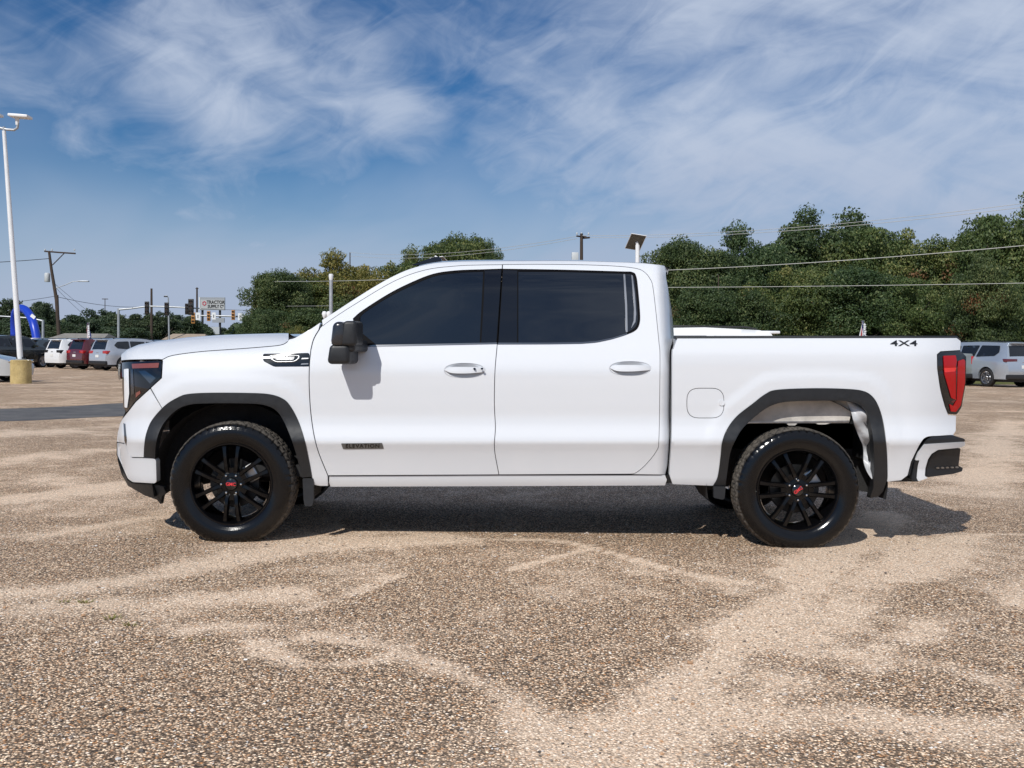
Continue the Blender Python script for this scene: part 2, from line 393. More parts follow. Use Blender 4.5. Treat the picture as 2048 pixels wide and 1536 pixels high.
# loose stones lying on the surface close to the camera, and a few weeds
def loose_gravel(n=7000):
    r = np.random.default_rng(3); q = 2 ** .5
    base = np.array([(1, 0, 0), (-1, 0, 0), (0, 1, 0), (0, -1, 0), (0, 0, 1), (0, 0, -1), (.6, .6, .55), (-.6, .6, .55), (.6, -.6, .55), (-.6, -.6, .55)], float)
    bm = bmesh.new(); [bm.verts.new(v) for v in base]; bmesh.ops.convex_hull(bm, input=bm.verts); bm.verts.index_update()
    bf = np.array([[v.index for v in f.verts] for f in bm.faces]); bv = np.array([v.co[:] for v in bm.verts]); bm.free()
    y = -4.2 + 5.2 * r.random(n) ** 1.25; x = (r.random(n) - .5) * 1.15 * (y + 6.8)
    s = r.uniform(.0028, .0062, n) * (1 + .6 * (r.random(n) > .94)); a = r.uniform(0, 6.28, n); ca, sa = np.cos(a), np.sin(a)
    sc = np.stack([s * r.uniform(.8, 1.5, n), s * r.uniform(.7, 1.1, n), s * r.uniform(.5, .85, n)], 1)
    V = bv[None] * sc[:, None] * (1 + .22 * r.normal(size=(n, len(bv), 1)))
    X = V[..., 0] * ca[:, None] - V[..., 1] * sa[:, None] + x[:, None]; Y = V[..., 0] * sa[:, None] + V[..., 1] * ca[:, None] + y[:, None]; Z = V[..., 2] + sc[:, 2:3] * .45
    me = bpy.data.meshes.new('loose_gravel'); F_ = (bf[None] + np.arange(n)[:, None, None] * len(bv)).reshape(-1, 3)
    me.from_pydata(np.stack([X, Y, Z], -1).reshape(-1, 3).tolist(), [], F_.tolist())
    pal = np.array([(.10, .085, .075), (.22, .18, .15), (.36, .30, .25), (.46, .39, .33), (.42, .25, .14), (.60, .53, .46), (.72, .68, .63)]); c = pal[r.integers(0, len(pal), n)] * r.uniform(.8, 1.2, (n, 1))
    at = me.color_attributes.new('tint', 'FLOAT_COLOR', 'CORNER'); at.data.foreach_set('color', np.repeat(np.c_[c, np.ones(n)], len(bf) * 3, 0).astype(np.float32).ravel())
    m = bpy.data.materials.new('loose_stone'); m.use_nodes = True; t = NT(m.node_tree); b = t.n['Principled BSDF']; t.l.new(t.add('ShaderNodeAttribute', attribute_name='tint').outputs['Color'], b.inputs['Base Color']); b.inputs['Roughness'].default_value = .8; me.materials.append(m)
    o = bpy.data.objects.new('loose_gravel', me); COL.objects.link(o); tag(o, 'small loose stones scattered over the gravel lot', None, None, 'stuff')
loose_gravel()
V, Fc = [], []; r = random.Random(9)
for px, py, k in ((170, 1205, 26), (224, 1238, 22), (262, 1251, 16), (122, 1204, 10), (390, 1282, 6)):
    c = G(px, py)
    for _ in range(k):
        a, l, d = r.uniform(0, 6.28), r.uniform(.012, .034), r.uniform(0, .045); x, y = c.x + d * math.cos(a), c.y + d * .6 * math.sin(a); i = len(V); w = .0035
        V += [(x - w, y, 0), (x + w, y, 0), (x + l * .8 * math.cos(a), y + l * .8 * math.sin(a), l * .7)]; Fc.append((i, i + 1, i + 2))
tag(mesh_obj('weeds', V, Fc, mat('weed_leaf', (.16, .15, .035), .7), None, False), 'low yellow green weeds growing in the gravel', None, None, 'stuff')
# ------------------------------------------------------------------ the truck
YC = 1.01                                                # its centre line, measured inward from the near tyre face
truck = empty('pickup_truck', (0, YC, 0)); truck.rotation_euler = (0, -ROLL, 0)
tag(truck, 'large white four-door pickup truck with black wheels, side view, in front', 'pickup truck')

paint = mat('white_paint', (.655, .675, .705), .5, spec=.25, coat=1.0, coat_r=.05)
black_tex = mat('black_moulded_plastic', (.011, .0125, .015), .48, var=.15, vscale=30, bump=.12, bscale=500)
black_gloss = mat('gloss_black', (.006, .006, .007), .07, coat=.6)
rubber = mat('dark_rubber_seal', (.004, .004, .005), .6, spec=.06)
under_m = mat('underbody_black', (.012, .012, .013), .7, var=.3, vscale=6)
liner_m = mat('wheel_well_liner', (.016, .016, .017), .85, var=.3, vscale=10, bump=.4, bscale=80)
chrome = mat('bright_chrome', (.78, .79, .80), .08, metal=1.0)
dark_chrome = mat('dark_chrome', (.22, .225, .235), .18, metal=1.0)
steel_m = mat('bare_steel', (.42, .42, .42), .38, metal=1.0, var=.2, vscale=20)
red_lens = mat('red_lens', (.42, .003, .005), .12, spec=.3, coat=.3)
red_dark = mat('dark_red_lens', (.10, .004, .006), .08, coat=1.0)
amber = mat('amber_reflector', (.20, .055, .04), .25, coat=1.)
lamp_white = mat('lamp_light_guide', (.78, .80, .82), .2, coat=.7)
red_badge = mat('red_emblem', (.62, .03, .04), .25, coat=.4)
liner_grey = mat('grey_wheelhouse_steel', (.46, .43, .39), .6, var=.45, vscale=5, bump=.2, bscale=25)
foil_m = mat('crumpled_white_liner', (.52, .53, .55), .35, bump=.9, bscale=9)

def glass_mat():
    m = bpy.data.materials.new('tinted_glass'); m.use_nodes = True; t = NT(m.node_tree); b = t.n['Principled BSDF']
    b.inputs['Base Color'].default_value = (.007, .009, .013, 1); b.inputs['Roughness'].default_value = .015
    b.inputs['Specular IOR Level'].default_value = .85; b.inputs['IOR'].default_value = 1.52
    bp = t.add('ShaderNodeBump'); bp.inputs['Strength'].default_value = .012; bp.inputs['Distance'].default_value = .05
    t.l.new(t.noise(t.add('ShaderNodeTexCoord').outputs['Object'], 1.6, 2), bp.inputs['Height']); t.l.new(bp.outputs[0], b.inputs['Normal'])
    return m
glass = glass_mat()

def unp(px, py, Y):
    dx = (np.asarray(px, float) - 1024) / F; u = (768 - np.asarray(py, float)) / F
    dy = CT + u * ST; dz = -ST + u * CT; t = (np.asarray(Y) + CAM_D) / dy
    return t * dx, CAM_H + t * dz
def smooth_tab(pts):
    z = np.array([p[0] for p in pts]); y = np.array([p[1] for p in pts])
    zz = np.linspace(z[0], z[-1], 800); m = np.gradient(y, z); yy = np.zeros_like(zz)
    k = np.clip(np.searchsorted(z, zz) - 1, 0, len(z) - 2); h = z[k + 1] - z[k]; t = (zz - z[k]) / h
    yy = (2 * t ** 3 - 3 * t ** 2 + 1) * y[k] + (t ** 3 - 2 * t ** 2 + t) * h * m[k] + (-2 * t ** 3 + 3 * t ** 2) * y[k + 1] + (t ** 3 - t ** 2) * h * m[k + 1]
    return lambda q: np.interp(q, zz, yy)
def sstep(x, a, b):
    t = np.clip((x - a) / (b - a), 0, 1); return t * t * (3 - 2 * t)
LOW = [(.20, .22), (.36, .135), (.42, .108), (.475, .094), (.56, .072), (.64, .046), (.675, .031), (.690, .026), (.705, .027), (.74, .036), (.80, .053), (.84, .058), (.95, .055)]
P_door = smooth_tab(LOW + [(1.10, .051), (1.165, .053), (1.19, .058), (1.26, .080), (1.33, .106), (1.36, .118), (1.60, .212), (1.78, .292), (1.85, .335), (1.92, .43), (2.0, .7)])
P_fend = smooth_tab(LOW[:-1] + [(.92, .052), (1.0, .050), (1.08, .053), (1.14, .060), (1.18, .072), (1.22, .088), (1.262, .106), (1.29, .128), (1.32, .185), (1.36, .27), (1.5, .6)])
P_bed = smooth_tab(LOW + [(1.15, .051), (1.25, .054), (1.285, .060), (1.31, .069), (1.36, .090), (1.41, .112), (1.5, .16)])

ARCH_F = [(287, 915), (288.7, 887), (293, 865), (304, 840), (329, 812), (354, 796), (376, 788.5), (423, 786), (501, 786.5), (539, 789), (564, 797), (579, 811), (595, 840), (607.5, 877.5), (617, 921), (623, 954)]
ARCH_R = [(1427, 972), (1436, 954), (1441.8, 914), (1445, 885), (1454.7, 859), (1474, 833), (1506, 807.6), (1532, 788), (1554.6, 780), (1622, 777), (1686.7, 778), (1725, 782), (1744.7, 793), (1757.6, 814), (1767, 846), (1773.7, 898), (1775.4, 950), (1774, 963)]
def arch_xz(a): return np.stack(unp(*cr(a, 8).T, .03), 1)
AXF, AXR = arch_xz(ARCH_F), arch_xz(ARCH_R)
def arch_bump(x, z):
    p = np.stack([np.ravel(x), np.ravel(z)], 1); out = np.zeros(len(p))
    for A in (AXF, AXR):
        near = np.abs(p[:, 0] - A[:, 0].mean()) < .9
        if near.any():
            d = dist_poly(p[near], A); out[near] += .009 * (1 - sstep(d, .06, .14)) * sstep(p[near][:, 1], .55, .8)
    return out.reshape(np.shape(x))
def S_front(x, z):
    w = sstep(x, -1.95, -1.33)
    y = P_fend(np.minimum(z, 1.36)) * (1 - w) + P_door(z) * w
    y = y + np.minimum(1.20 * np.maximum(-2.15 - x, 0) ** 2.5 + 1.2 * np.maximum(-2.60 - x, 0) ** 2, .40)
    return y - arch_bump(x, z)
def S_cab(x, z):
    y = P_door(z) + 13 * np.maximum(x - .985, 0) ** 2
    y = y + .10 * sstep(z, 1.33, 1.8) * np.maximum(-.35 - x, 0) ** 1.5
    return y
def S_bed(x, z):
    return P_bed(z) + np.minimum(.75 * np.maximum(x - 2.62, 0) ** 2, .16) - arch_bump(x, z) + 8 * np.maximum(1.05 - x, 0) ** 2
def smap(px, py, S, off=0.0):
    px = np.asarray(px, float); py = np.asarray(py, float); Y = np.full(px.shape, .06)
    for _ in range(14):
        x, z = unp(px, py, Y); Y = .35 * Y + .65 * (S(x, z) + off)
    x, z = unp(px, py, Y); return np.stack([x, Y, z], -1)

def area2(P): return np.sum(P[:, 0] * np.roll(P[:, 1], -1) - np.roll(P[:, 0], -1) * P[:, 1])
def resample(P, step):
    P = np.asarray(P, float); Q = np.vstack([P, P[:1]]); out = []
    for a, b in zip(Q[:-1], Q[1:]):
        L = np.hypot(*(b - a)); n = max(1, int(round(L / step)))
        for k in range(n): out.append(a + (b - a) * k / n)
    return np.array(out)
def clean(P):
    P = np.asarray(P, float); keep = [i for i in range(len(P)) if np.hypot(*(P[i] - P[i - 1])) > .35]; return P[keep]
def rnd(P, r, n=4):
    """round the corners of a closed polygon"""
    P = clean(P); out = []; N = len(P)
    for i in range(N):
        p, a, b = P[i], P[i - 1], P[(i + 1) % N]; u, v = a - p, b - p; lu, lv = np.hypot(*u), np.hypot(*v)
        ang = math.acos(max(-1, min(1, -(u @ v) / (lu * lv))))
        if ang < R(18): out.append(p); continue
        q = min(r, .48 * lu, .48 * lv); s, e = p + u / lu * q, p + v / lv * q
        for k in range(n + 1):
            t = k / n; out.append((1 - t) ** 2 * s + 2 * t * (1 - t) * p + t * t * e)
    return np.array(out)
def inset(P, d):
    P = clean(P)
    if area2(P) < 0: P = P[::-1]
    e1 = P - np.roll(P, 1, 0); e2 = np.roll(P, -1, 0) - P
    n1 = np.stack([-e1[:, 1], e1[:, 0]], 1) / np.hypot(*e1.T)[:, None]; n2 = np.stack([-e2[:, 1], e2[:, 0]], 1) / np.hypot(*e2.T)[:, None]
    m = n1 + n2; l = np.maximum((m ** 2).sum(1), .5); return P + m * (d * 2 / l)[:, None]
def inside(P, Q):
    x, y = P[:, 0], P[:, 1]; c = np.zeros(len(P), bool); x1, y1 = Q[:, 0], Q[:, 1]; x2, y2 = np.roll(x1, -1), np.roll(y1, -1)
    for a, b, e, f in zip(x1, y1, x2, y2):
        if b == f: continue
        k = ((b > y) != (f > y)) & (x < (e - a) * (y - b) / (f - b) + a); c ^= k
    return c
def dist_loop(P, Q): return dist_poly(P, np.vstack([Q, Q[:1]]))

def put(name, V, faces, material, parent, smooth, normals, label=None):
    V = np.asarray(V, float) - np.array([0, YC, 0])
    o = mesh_obj(name, V, faces, material, parent, smooth, normals=normals)
    if label: o['label'] = label
    return o
def put_both(name, V, faces, material, parent, smooth=True, normals=None, mirror=True, far_parent=None, label=None):
    o = put(name, V, faces, material, parent, smooth, normals, label); f = None
    if mirror:
        V2 = np.array(V, float); V2[:, 1] = 2 * YC - V2[:, 1]; n2 = None
        if normals is not None: n2 = np.array(normals, float); n2[:, 1] *= -1
        f = put(name, V2, [tuple(q)[::-1] for q in faces], material, far_parent if far_parent is not None else parent, smooth, n2, label)
    return o, f

def panel(name, poly, S, material, parent=None, off=0., gap=.9, thick=.025, step=11, holes=(), roll=.004, rollw=2.0, corner=0, mirror=True, far_parent=None, label=None, inner=0.):
    """body panel: outline in the side view, curved to the body surface S, with rolled edges and a folded flange"""
    parent = parent or truck
    offf = off if callable(off) else (lambda px, py: off)
    poly = np.asarray(poly, float)
    if corner: poly = rnd(poly, corner)
    per = lambda q: float(np.hypot(*(np.roll(q, -1, 0) - q).T).sum())
    ls = lambda q: max(1.2, min(5, per(q) / 44))
    loops = [resample(inset(poly, gap), ls(poly))] + [resample(inset(np.asarray(h, float), -gap), ls(np.asarray(h, float))) for h in holes]
    outer = loops[0]; lo, hi = outer.min(0), outer.max(0)
    g = np.stack(np.meshgrid(np.arange(lo[0], hi[0], step), np.arange(lo[1], hi[1], min(step, 9))), -1).reshape(-1, 2)
    g = g + np.array([0.37, .21])
    def ok(P, m):
        k = inside(P, outer)
        for h in loops[1:]: k &= ~inside(P, h)
        if m > 0:
            for l in loops: k &= dist_loop(P, l) > m
        return k
    g = g[ok(g, rollw + 2.2)] if len(g) else g
    rings = []
    for i, l in enumerate(loops):
        r = resample(inset(l, rollw if i == 0 else -rollw), ls(l)); dmin = dist_loop(r, l); r = r[dmin > rollw * .8]
        if len(r): rings.append(r[ok(r, rollw * .7)])
    pts = np.vstack(loops + rings + [g]) if len(g) else np.vstack(loops + rings)
    edges = []; b = 0
    for l in loops:
        n = len(l); edges += [(b + i, b + (i + 1) % n) for i in range(n)]; b += n
    ov, oe, of, *_ = geometry.delaunay_2d_cdt([Vector(p) for p in pts], edges, [], 0, 1e-4)
    ov = np.array([v[:] for v in ov]); tri = np.array([(f[0], f[i], f[i + 1]) for f in of for i in range(1, len(f) - 1)])
    cen = ov[tri].mean(1); tri = tri[ok(cen, 0)]
    d = np.full(len(ov), 1e9)
    for l in loops: d = np.minimum(d, dist_loop(ov, l))
    V = smap(ov[:, 0], ov[:, 1], S, offf(ov[:, 0], ov[:, 1]))
    edge = np.clip(1 - d / rollw, 0, 1) ** 2; V[:, 1] += roll * edge
    # analytic normals of the surface (with any offset field, by finite differences in the picture of the panel)
    e = .6
    A = smap(ov[:, 0] + e, ov[:, 1], S, offf(ov[:, 0] + e, ov[:, 1])) - smap(ov[:, 0] - e, ov[:, 1], S, offf(ov[:, 0] - e, ov[:, 1]))
    B = smap(ov[:, 0], ov[:, 1] + e, S, offf(ov[:, 0], ov[:, 1] + e)) - smap(ov[:, 0], ov[:, 1] - e, S, offf(ov[:, 0], ov[:, 1] - e))
    N = np.cross(A, B); N /= np.linalg.norm(N, axis=1)[:, None]; N[N[:, 1] > 0] *= -1
    # tilt the normal outward over the rolled edge
    near = np.where(d < rollw)[0]
    if len(near):
        allL = np.vstack(loops)
        for i in near:
            k = np.argmin(((allL - ov[i]) ** 2).sum(1)); loop_i = 0 if k < len(outer) else 1
            dirp = allL[k] - ov[i]
            L = np.hypot(*dirp)
            if L < .3: continue
            N[i] += np.array([dirp[0] / L, 0, -dirp[1] / L]) * .35 * edge[i] ** .5; N[i] /= np.linalg.norm(N[i])
    a, bq, c = V[tri[:, 0]], V[tri[:, 1]], V[tri[:, 2]]
    fl = np.cross(bq - a, c - a)[:, 1] > 0; tri[fl] = tri[fl][:, ::-1]
    faces = [tuple(t) for t in tri]; sm = [True] * len(faces)
    Vl = [V]; Nl = [N]; base = len(V)
    for li, l in enumerate(loops):                        # folded flange
        q = smap(l[:, 0], l[:, 1], S, offf(l[:, 0], l[:, 1])); q[:, 1] += roll
        q2 = q.copy(); q2[:, 1] += thick; n = len(l); Vl += [q, q2]
        out = q - np.roll(q, 1, 0); nn = np.stack([out[:, 2], np.zeros(n), -out[:, 0]], 1); nn /= np.linalg.norm(nn, axis=1)[:, None] + 1e-9
        pl = (l - inset(l, 1.0)) if len(inset(l, 1.0)) == n else None
        Nl += [nn, nn]
        for i in range(n):
            j = (i + 1) % n; quad = (base + i, base + j, base + n + j, base + n + i)
            faces.append(quad if li == 0 else quad[::-1]); sm.append(False)
        base += 2 * n
    V = np.vstack(Vl)
    me_n = None
    o, f = put_both(name, V, faces, material, parent, sm, np.vstack([N] + [np.tile((0, 0, 0), (len(V) - len(N), 1))]), mirror, far_parent, label)
    return o, f
def surf_text(name, body, cx, cy, size, S, off, material, parent, bold=0., sx=1., spacing=1., rot=0., mirror=True, far_parent=None):
    V, Fc = text_mesh(body, size, 0, bold, spacing); c, s = math.cos(rot), math.sin(rot)
    px = cx + (V[:, 0] * c - V[:, 1] * s) * sx; py = cy - (V[:, 0] * s + V[:, 1] * c)
    Q = smap(px, py, S, off); N = Q.copy(); N[:, 1] += .003
    return put_both(name, Q, [tuple(f) for f in Fc], material, parent, False, None, False)
def pxbox(name, x0, y0, x1, y1, Ya, Yb, material, parent=None, bevel=.01, mirror=True, seg=3):
    """rounded block between two depths; its outline is given at depth Ya"""
    (xa, xb), (za, zb) = unp(np.array([x0, x1]), np.array([y1, y0]), Ya)
    bm = bmesh.new(); bm_box(bm, (xa, Ya, za), (xb, Yb, zb), bevel, seg)
    V = np.array([v.co[:] for v in bm.verts]); bm.verts.index_update(); Fc = [tuple(v.index for v in f.verts) for f in bm.faces]; bm.free()
    o, f = put_both(name, V, Fc, material, parent or truck, bevel > 0, None, mirror)
    if bevel > 0:
        for q in (o, f):
            if q: q.data.set_sharp_from_angle(angle=R(40))
    return o, f
def loft(name, rows, material, parent=None, smooth=True, auto=None, flip=False):
    """surface through equal-length rows of points (body frame)"""
    A = np.array(rows, float); m, n = A.shape[:2]; V = A.reshape(-1, 3)
    Fc = [(i * n + k, i * n + k + 1, (i + 1) * n + k + 1, (i + 1) * n + k) for i in range(m - 1) for k in range(n - 1)]
    if flip: Fc = [f[::-1] for f in Fc]
    o = put(name, V, Fc, material, parent or truck, smooth, None)
    if auto: o.data.set_sharp_from_angle(angle=R(auto))
    return o

# ---- outlines read from the side view
D1_TOP = cr([(1004.5, 529.4), (960, 530), (912, 532), (850, 540), (787, 563), (709, 609), (660, 641), (641, 657), (628, 678), (622, 700)])
D1_FRONT = cr([(622, 700), (619.2, 730), (618.8, 777), (623.4, 839), (634.4, 895.6), (656, 951)])
D1_REAR = cr([(997.5, 949.3), (988.6, 897), (990.6, 855), (988.4, 808), (989.7, 742.5), (994.4, 687.5)])
W1_TOP = cr([(706, 637), (725, 621), (775, 589), (819, 566.5), (866, 548), (912.5, 541), (969, 538.8), (1003.9, 537.6)])
door1 = np.vstack([D1_TOP, D1_FRONT[1:], D1_REAR, [(722, 693.5), (714, 690)], W1_TOP])
D2_TOP = cr([(1005.5, 529), (1085, 528.6), (1180, 530), (1241, 533), (1275, 537.5), (1290, 545), (1299, 556), (1305.3, 571), (1311.6, 621), (1317.8, 683), (1320, 710), (1319.4, 792), (1317.8, 880), (1313, 902), (1291, 930), (1272, 945.5), (1262, 948)])
W2 = cr([(995.6, 688.7), (1100, 688.2), (1163, 687), (1194, 684.5), (1225, 678), (1254, 669), (1272, 660), (1279, 647), (1280, 627), (1276.5, 583), (1272.5, 553), (1264, 544.2), (1240, 543), (1120, 539.5), (1005, 537.8)])
door2 = np.vstack([D2_TOP, [(998.0, 949.3)], D1_REAR[1:] + (.5, 0), W2])

def ell(cx, cy, rx, ry, n=26, p=2.3):
    a = np.linspace(0, 2 * np.pi, n, endpoint=False); c, s = np.cos(a), np.sin(a)
    return np.stack([cx + rx * np.sign(c) * np.abs(c) ** (2 / p), cy + ry * np.sign(s) * np.abs(s) ** (2 / p)], 1)
hc1, hc2 = ell(929, 741, 40, 14.5), ell(1260.5, 737, 41, 14)

fd, fd_far = panel('front_door', door1, S_cab, paint, holes=[hc1], roll=.003, gap=.45)
rd, rd_far = panel('rear_door', door2, S_cab, paint, holes=[hc2], roll=.003, gap=.45)
for (h, cx, cy, dr, drf) in ((hc1, 929, 741, fd, fd_far), (hc2, 1260.5, 737, rd, rd_far)):
    panel('handle_recess', h, S_cab, paint, dr, far_parent=drf, gap=.2, step=5, thick=.004, roll=0,
          off=lambda px, py, cx=cx, cy=cy: .034 * np.clip(1 - ((px - cx) / 42.) ** 2 - ((py - cy) / 15.) ** 2, 0, 1) + .001)
    bar = cr([(cx - 41, cy - 1), (cx - 30, cy - 6.5), (cx, cy - 7), (cx + 30, cy - 6.5), (cx + 42, cy - 5), (cx + 42.5, cy + 2), (cx + 25, cy + 4.5), (cx, cy + 6), (cx - 26, cy + 5), (cx - 41, cy - 1)])[:-1]
    panel('door_handle', bar, S_cab, paint, dr, far_parent=drf, gap=0, step=4, thick=.028, roll=.010, rollw=4,
          off=lambda px, py, cx=cx: -.034 + .030 * np.abs((px - cx) / 43.) ** 3)
for cx in (949, 964):
    panel('handle_button', ell(cx, 737.5, 2.6, 2.0, 10), S_cab, black_gloss, fd, off=-.041, gap=0, step=3, thick=.006, roll=0, mirror=False)

# windows: rubber frame, tinted panes, black pillar strips
win1 = np.vstack([W1_TOP, [(994.4, 687.5), (722, 693.5), (714, 690)]])
pane1 = np.array([*cr([(721, 634), (731, 624), (778, 594), (822, 572), (868, 553), (914, 546), (966, 543.5)]), (959, 686), (752, 688.5), (720, 663)])
panel('window_frame', win1, S_cab, rubber, fd, far_parent=fd_far, off=.008, gap=.3, holes=[pane1], thick=.02, roll=.002, rollw=1.2)
panel('window_pane', pane1, S_cab, glass, fd, far_parent=fd_far, off=.012, gap=-.4, thick=.004, roll=0)
panel('pillar_strip', [(969, 540.5), (1003, 539.5), (999.5, 597), (993, 685.5), (962, 685.5), (967, 600)], S_cab, black_gloss, fd, far_parent=fd_far, off=.004, gap=.5, thick=.008, roll=.001, rollw=1)
pane2 = np.array([*cr([(1037, 543.5), (1120, 544), (1240, 547), (1246, 547.5)]), (1249, 600), (1250.5, 640), (1252, 665.5), *cr([(1225, 674), (1194, 681), (1163, 684), (1037, 685.5)])])
pane3 = np.array([*cr([(1250, 548), (1262, 548.5), (1268, 556), (1271.5, 585), (1275, 627), (1274, 646), (1268, 656), (1256, 663.5)]), (1254.5, 640), (1252.5, 600)])
panel('window_frame', W2, S_cab, rubber, rd, far_parent=rd_far, off=.008, gap=.3, holes=[pane2, pane3], thick=.02, roll=.002, rollw=1.2)
panel('window_pane', pane2, S_cab, glass, rd, far_parent=rd_far, off=.012, gap=-.4, thick=.004, roll=0)
panel('quarter_pane', pane3, S_cab, glass, rd, far_parent=rd_far, off=.012, gap=-.4, thick=.004, roll=0)
panel('pillar_strip', [(1006, 539.5), (1035, 540.5), (1034.5, 686), (996.5, 686.5), (1002.5, 597)], S_cab, black_gloss, rd, far_parent=rd_far, off=.004, gap=.5, thick=.008, roll=.001, rollw=1)
panel('divider_bar', [(1246.5, 548), (1250.5, 548), (1254.5, 610), (1255.5, 664), (1251.5, 665), (1250, 610)], S_cab, mat('satin_trim_and_reflection', (.26, .27, .29), .35, metal=1.0), rd, far_parent=rd_far, off=.003, gap=.2, thick=.008, roll=.001, rollw=1)  # divider between the panes, widened and paled to stand in for a reflection
panel('quarter_reflection', [(1262.5, 549.5), (1265.5, 551), (1270, 590), (1272.5, 627), (1271, 644), (1262, 657), (1267.5, 640), (1268, 615)], S_cab, MATS['satin_trim_and_reflection'], rd, far_parent=rd_far, off=.008, gap=.1, thick=.004, roll=.001, rollw=.8)  # added pale strip imitating a bright reflection in the quarter glass
panel('belt_trim', [(721, 690), (860, 687.6), (994, 684.8), (994, 688.4), (860, 691.2), (723, 694)], S_cab, dark_chrome, fd, far_parent=fd_far, off=-.002, gap=.1, thick=.01, roll=.002, rollw=1)
panel('belt_trim', [(996, 685.3), (1100, 685.2), (1163, 684.2), (1194, 681.6), (1225, 675), (1254, 666), (1255, 668.5), (1225, 678.4), (1194, 685.1), (1163, 687.8), (1100, 688.7), (996, 689)], S_cab, dark_chrome, rd, far_parent=rd_far, off=-.002, gap=.1, thick=.01, roll=.002, rollw=1)
panel('mirror_patch', [(706, 638), (719, 634), (720, 663), (752, 689), (724, 693), (715, 690)], S_cab, rubber, fd, far_parent=fd_far, off=-.004, gap=.2, thick=.02, roll=.003)

# cab shell round the door openings
CAB_TOP = cr([(643, 640), (662.5, 627.5), (725, 587), (775, 557.5), (819, 537.5), (866, 526), (912, 522.5), (960, 521.5), (1050, 521), (1147, 521), (1272, 525), (1318, 529)])
cab = np.vstack([CAB_TOP, cr([(1330, 531), (1336, 540), (1332.5, 549), (1338, 583), (1344, 620), (1348.5, 667), (1346.5, 680), (1341, 700), (1340, 720), (1341.3, 761), (1341.8, 839), (1337.5, 917), (1331, 950)]), [(1262, 949)], D2_TOP[::-1][1:], D1_TOP[:-9], [(645, 655)]])
panel('cab_frame', cab, S_cab, paint, gap=.7, thick=.05, roll=.006, step=9)
panel('rocker_panel', [(657.5, 952), (1000, 950.3), (1331, 950), (1335, 960), (1331, 972), (1000, 973.5), (660, 974.5), (656.5, 965)], lambda x, z: P_door(z) + .006, paint, gap=.7, thick=.06, roll=.012, rollw=5)
panel('jack_bracket', [(1330, 952), (1341, 948), (1343, 966), (1330, 968)], lambda x, z: P_door(z) + .03, black_tex, gap=.2, thick=.08)

# front fender with its wheel opening
ARF, ARR = cr(ARCH_F), cr(ARCH_R)
k1 = int(np.argmin(((ARF - (322, 818)) ** 2).sum(1)))
HOOD_SEAM = cr([(324, 719.5), (345, 711), (400, 703.5), (460, 699), (520, 694.5), (562, 690), (577, 682)])
fender = np.vstack([ARF[k1:], [(626, 970), (640, 972.5), (656, 972.5), (655.3, 952)], D1_FRONT[::-1] - (.9, 0), D1_TOP[::-1][:10] - (1, .5), [(641, 644)], cr([(622, 657), (600, 669.5), (588, 676), (578, 678.5)]), HOOD_SEAM[::-1][1:], [(325, 722)], [(323, 756), (301, 776)]])
vent = rnd([(527, 708), (620.5, 706), (620.5, 733.5), (548, 733.5), (527.5, 724)], 4)
vent_in = vent.copy()
panel('front_fender', fender, S_front, paint, gap=.6, thick=.06, roll=.004, step=9)
fv, _ = panel('fender_vent', rnd([(525.5, 707.5), (618.5, 705.8), (618, 733), (548, 733.5), (526, 722)], 4), S_front, black_gloss, gap=0, off=-.005, thick=.02, roll=.004, step=6)
CH = rnd([(537, 710.5), (601, 710.5), (599, 718), (588, 724.5), (552, 725), (540, 718.5)], 4)
CHI = rnd([(541, 712.2), (597, 712.2), (595, 717.5), (586.5, 722), (553.5, 722.4), (544, 717.8)], 3)
def ring_strip(name, outer, inn, S, off, material, parent, n=60):
    def eq(P):
        Q = np.vstack([P, P[:1]]); L = np.r_[0, np.cumsum(np.hypot(*np.diff(Q, axis=0).T))]; u = np.linspace(0, L[-1], n, endpoint=False)
        return np.stack([np.interp(u, L, Q[:, 0]), np.interp(u, L, Q[:, 1])], 1)
    A, B = eq(outer), eq(inn); k = np.argmin(((B - A[0]) ** 2).sum(1)); B = np.roll(B, -k, 0); M = (A + B) / 2
    Q = np.vstack([smap(*A.T, S, off + .006), smap(*M.T, S, off), smap(*B.T, S, off + .006)])
    fc = [(r * n + i, (r + 1) * n + i, (r + 1) * n + (i + 1) % n, r * n + (i + 1) % n) for r in (0, 1) for i in range(n)]
    o = put(name, Q, fc, material, parent, True, None); return o
ring_strip('vent_emblem', CH, CHI, S_front, -.013, mat('satin_chrome', (.42, .43, .44), .35, metal=1.0), fv)
panel('emblem_plate', rnd([(549, 713.2), (589, 713.2), (587.5, 718.6), (584, 720.2), (554, 720.2), (551, 718.6)], 1.5), S_front, mat('emblem_grey', (.36, .37, .38), .4), fv, gap=0, off=-.010, thick=.006, roll=.001, rollw=1, step=5, mirror=False)
surf_text('emblem_lettering', 'SIERRA', 569, 716.6, 6.6, S_front, -.0125, dark_chrome, fv, bold=.0, sx=1.35)
panel('vent_bar', [(603, 727), (616.5, 726.4), (616.5, 728.8), (601, 729.6)], S_front, dark_chrome, fv, gap=0, off=-.0085, thick=.006, roll=.001, rollw=.8, mirror=False)
panel('vent_bar', [(604, 716), (616.8, 715.6), (616.8, 717.6), (603, 718.2)], S_front, dark_chrome, fv, gap=0, off=-.0085, thick=.006, roll=.001, rollw=.8, mirror=False)

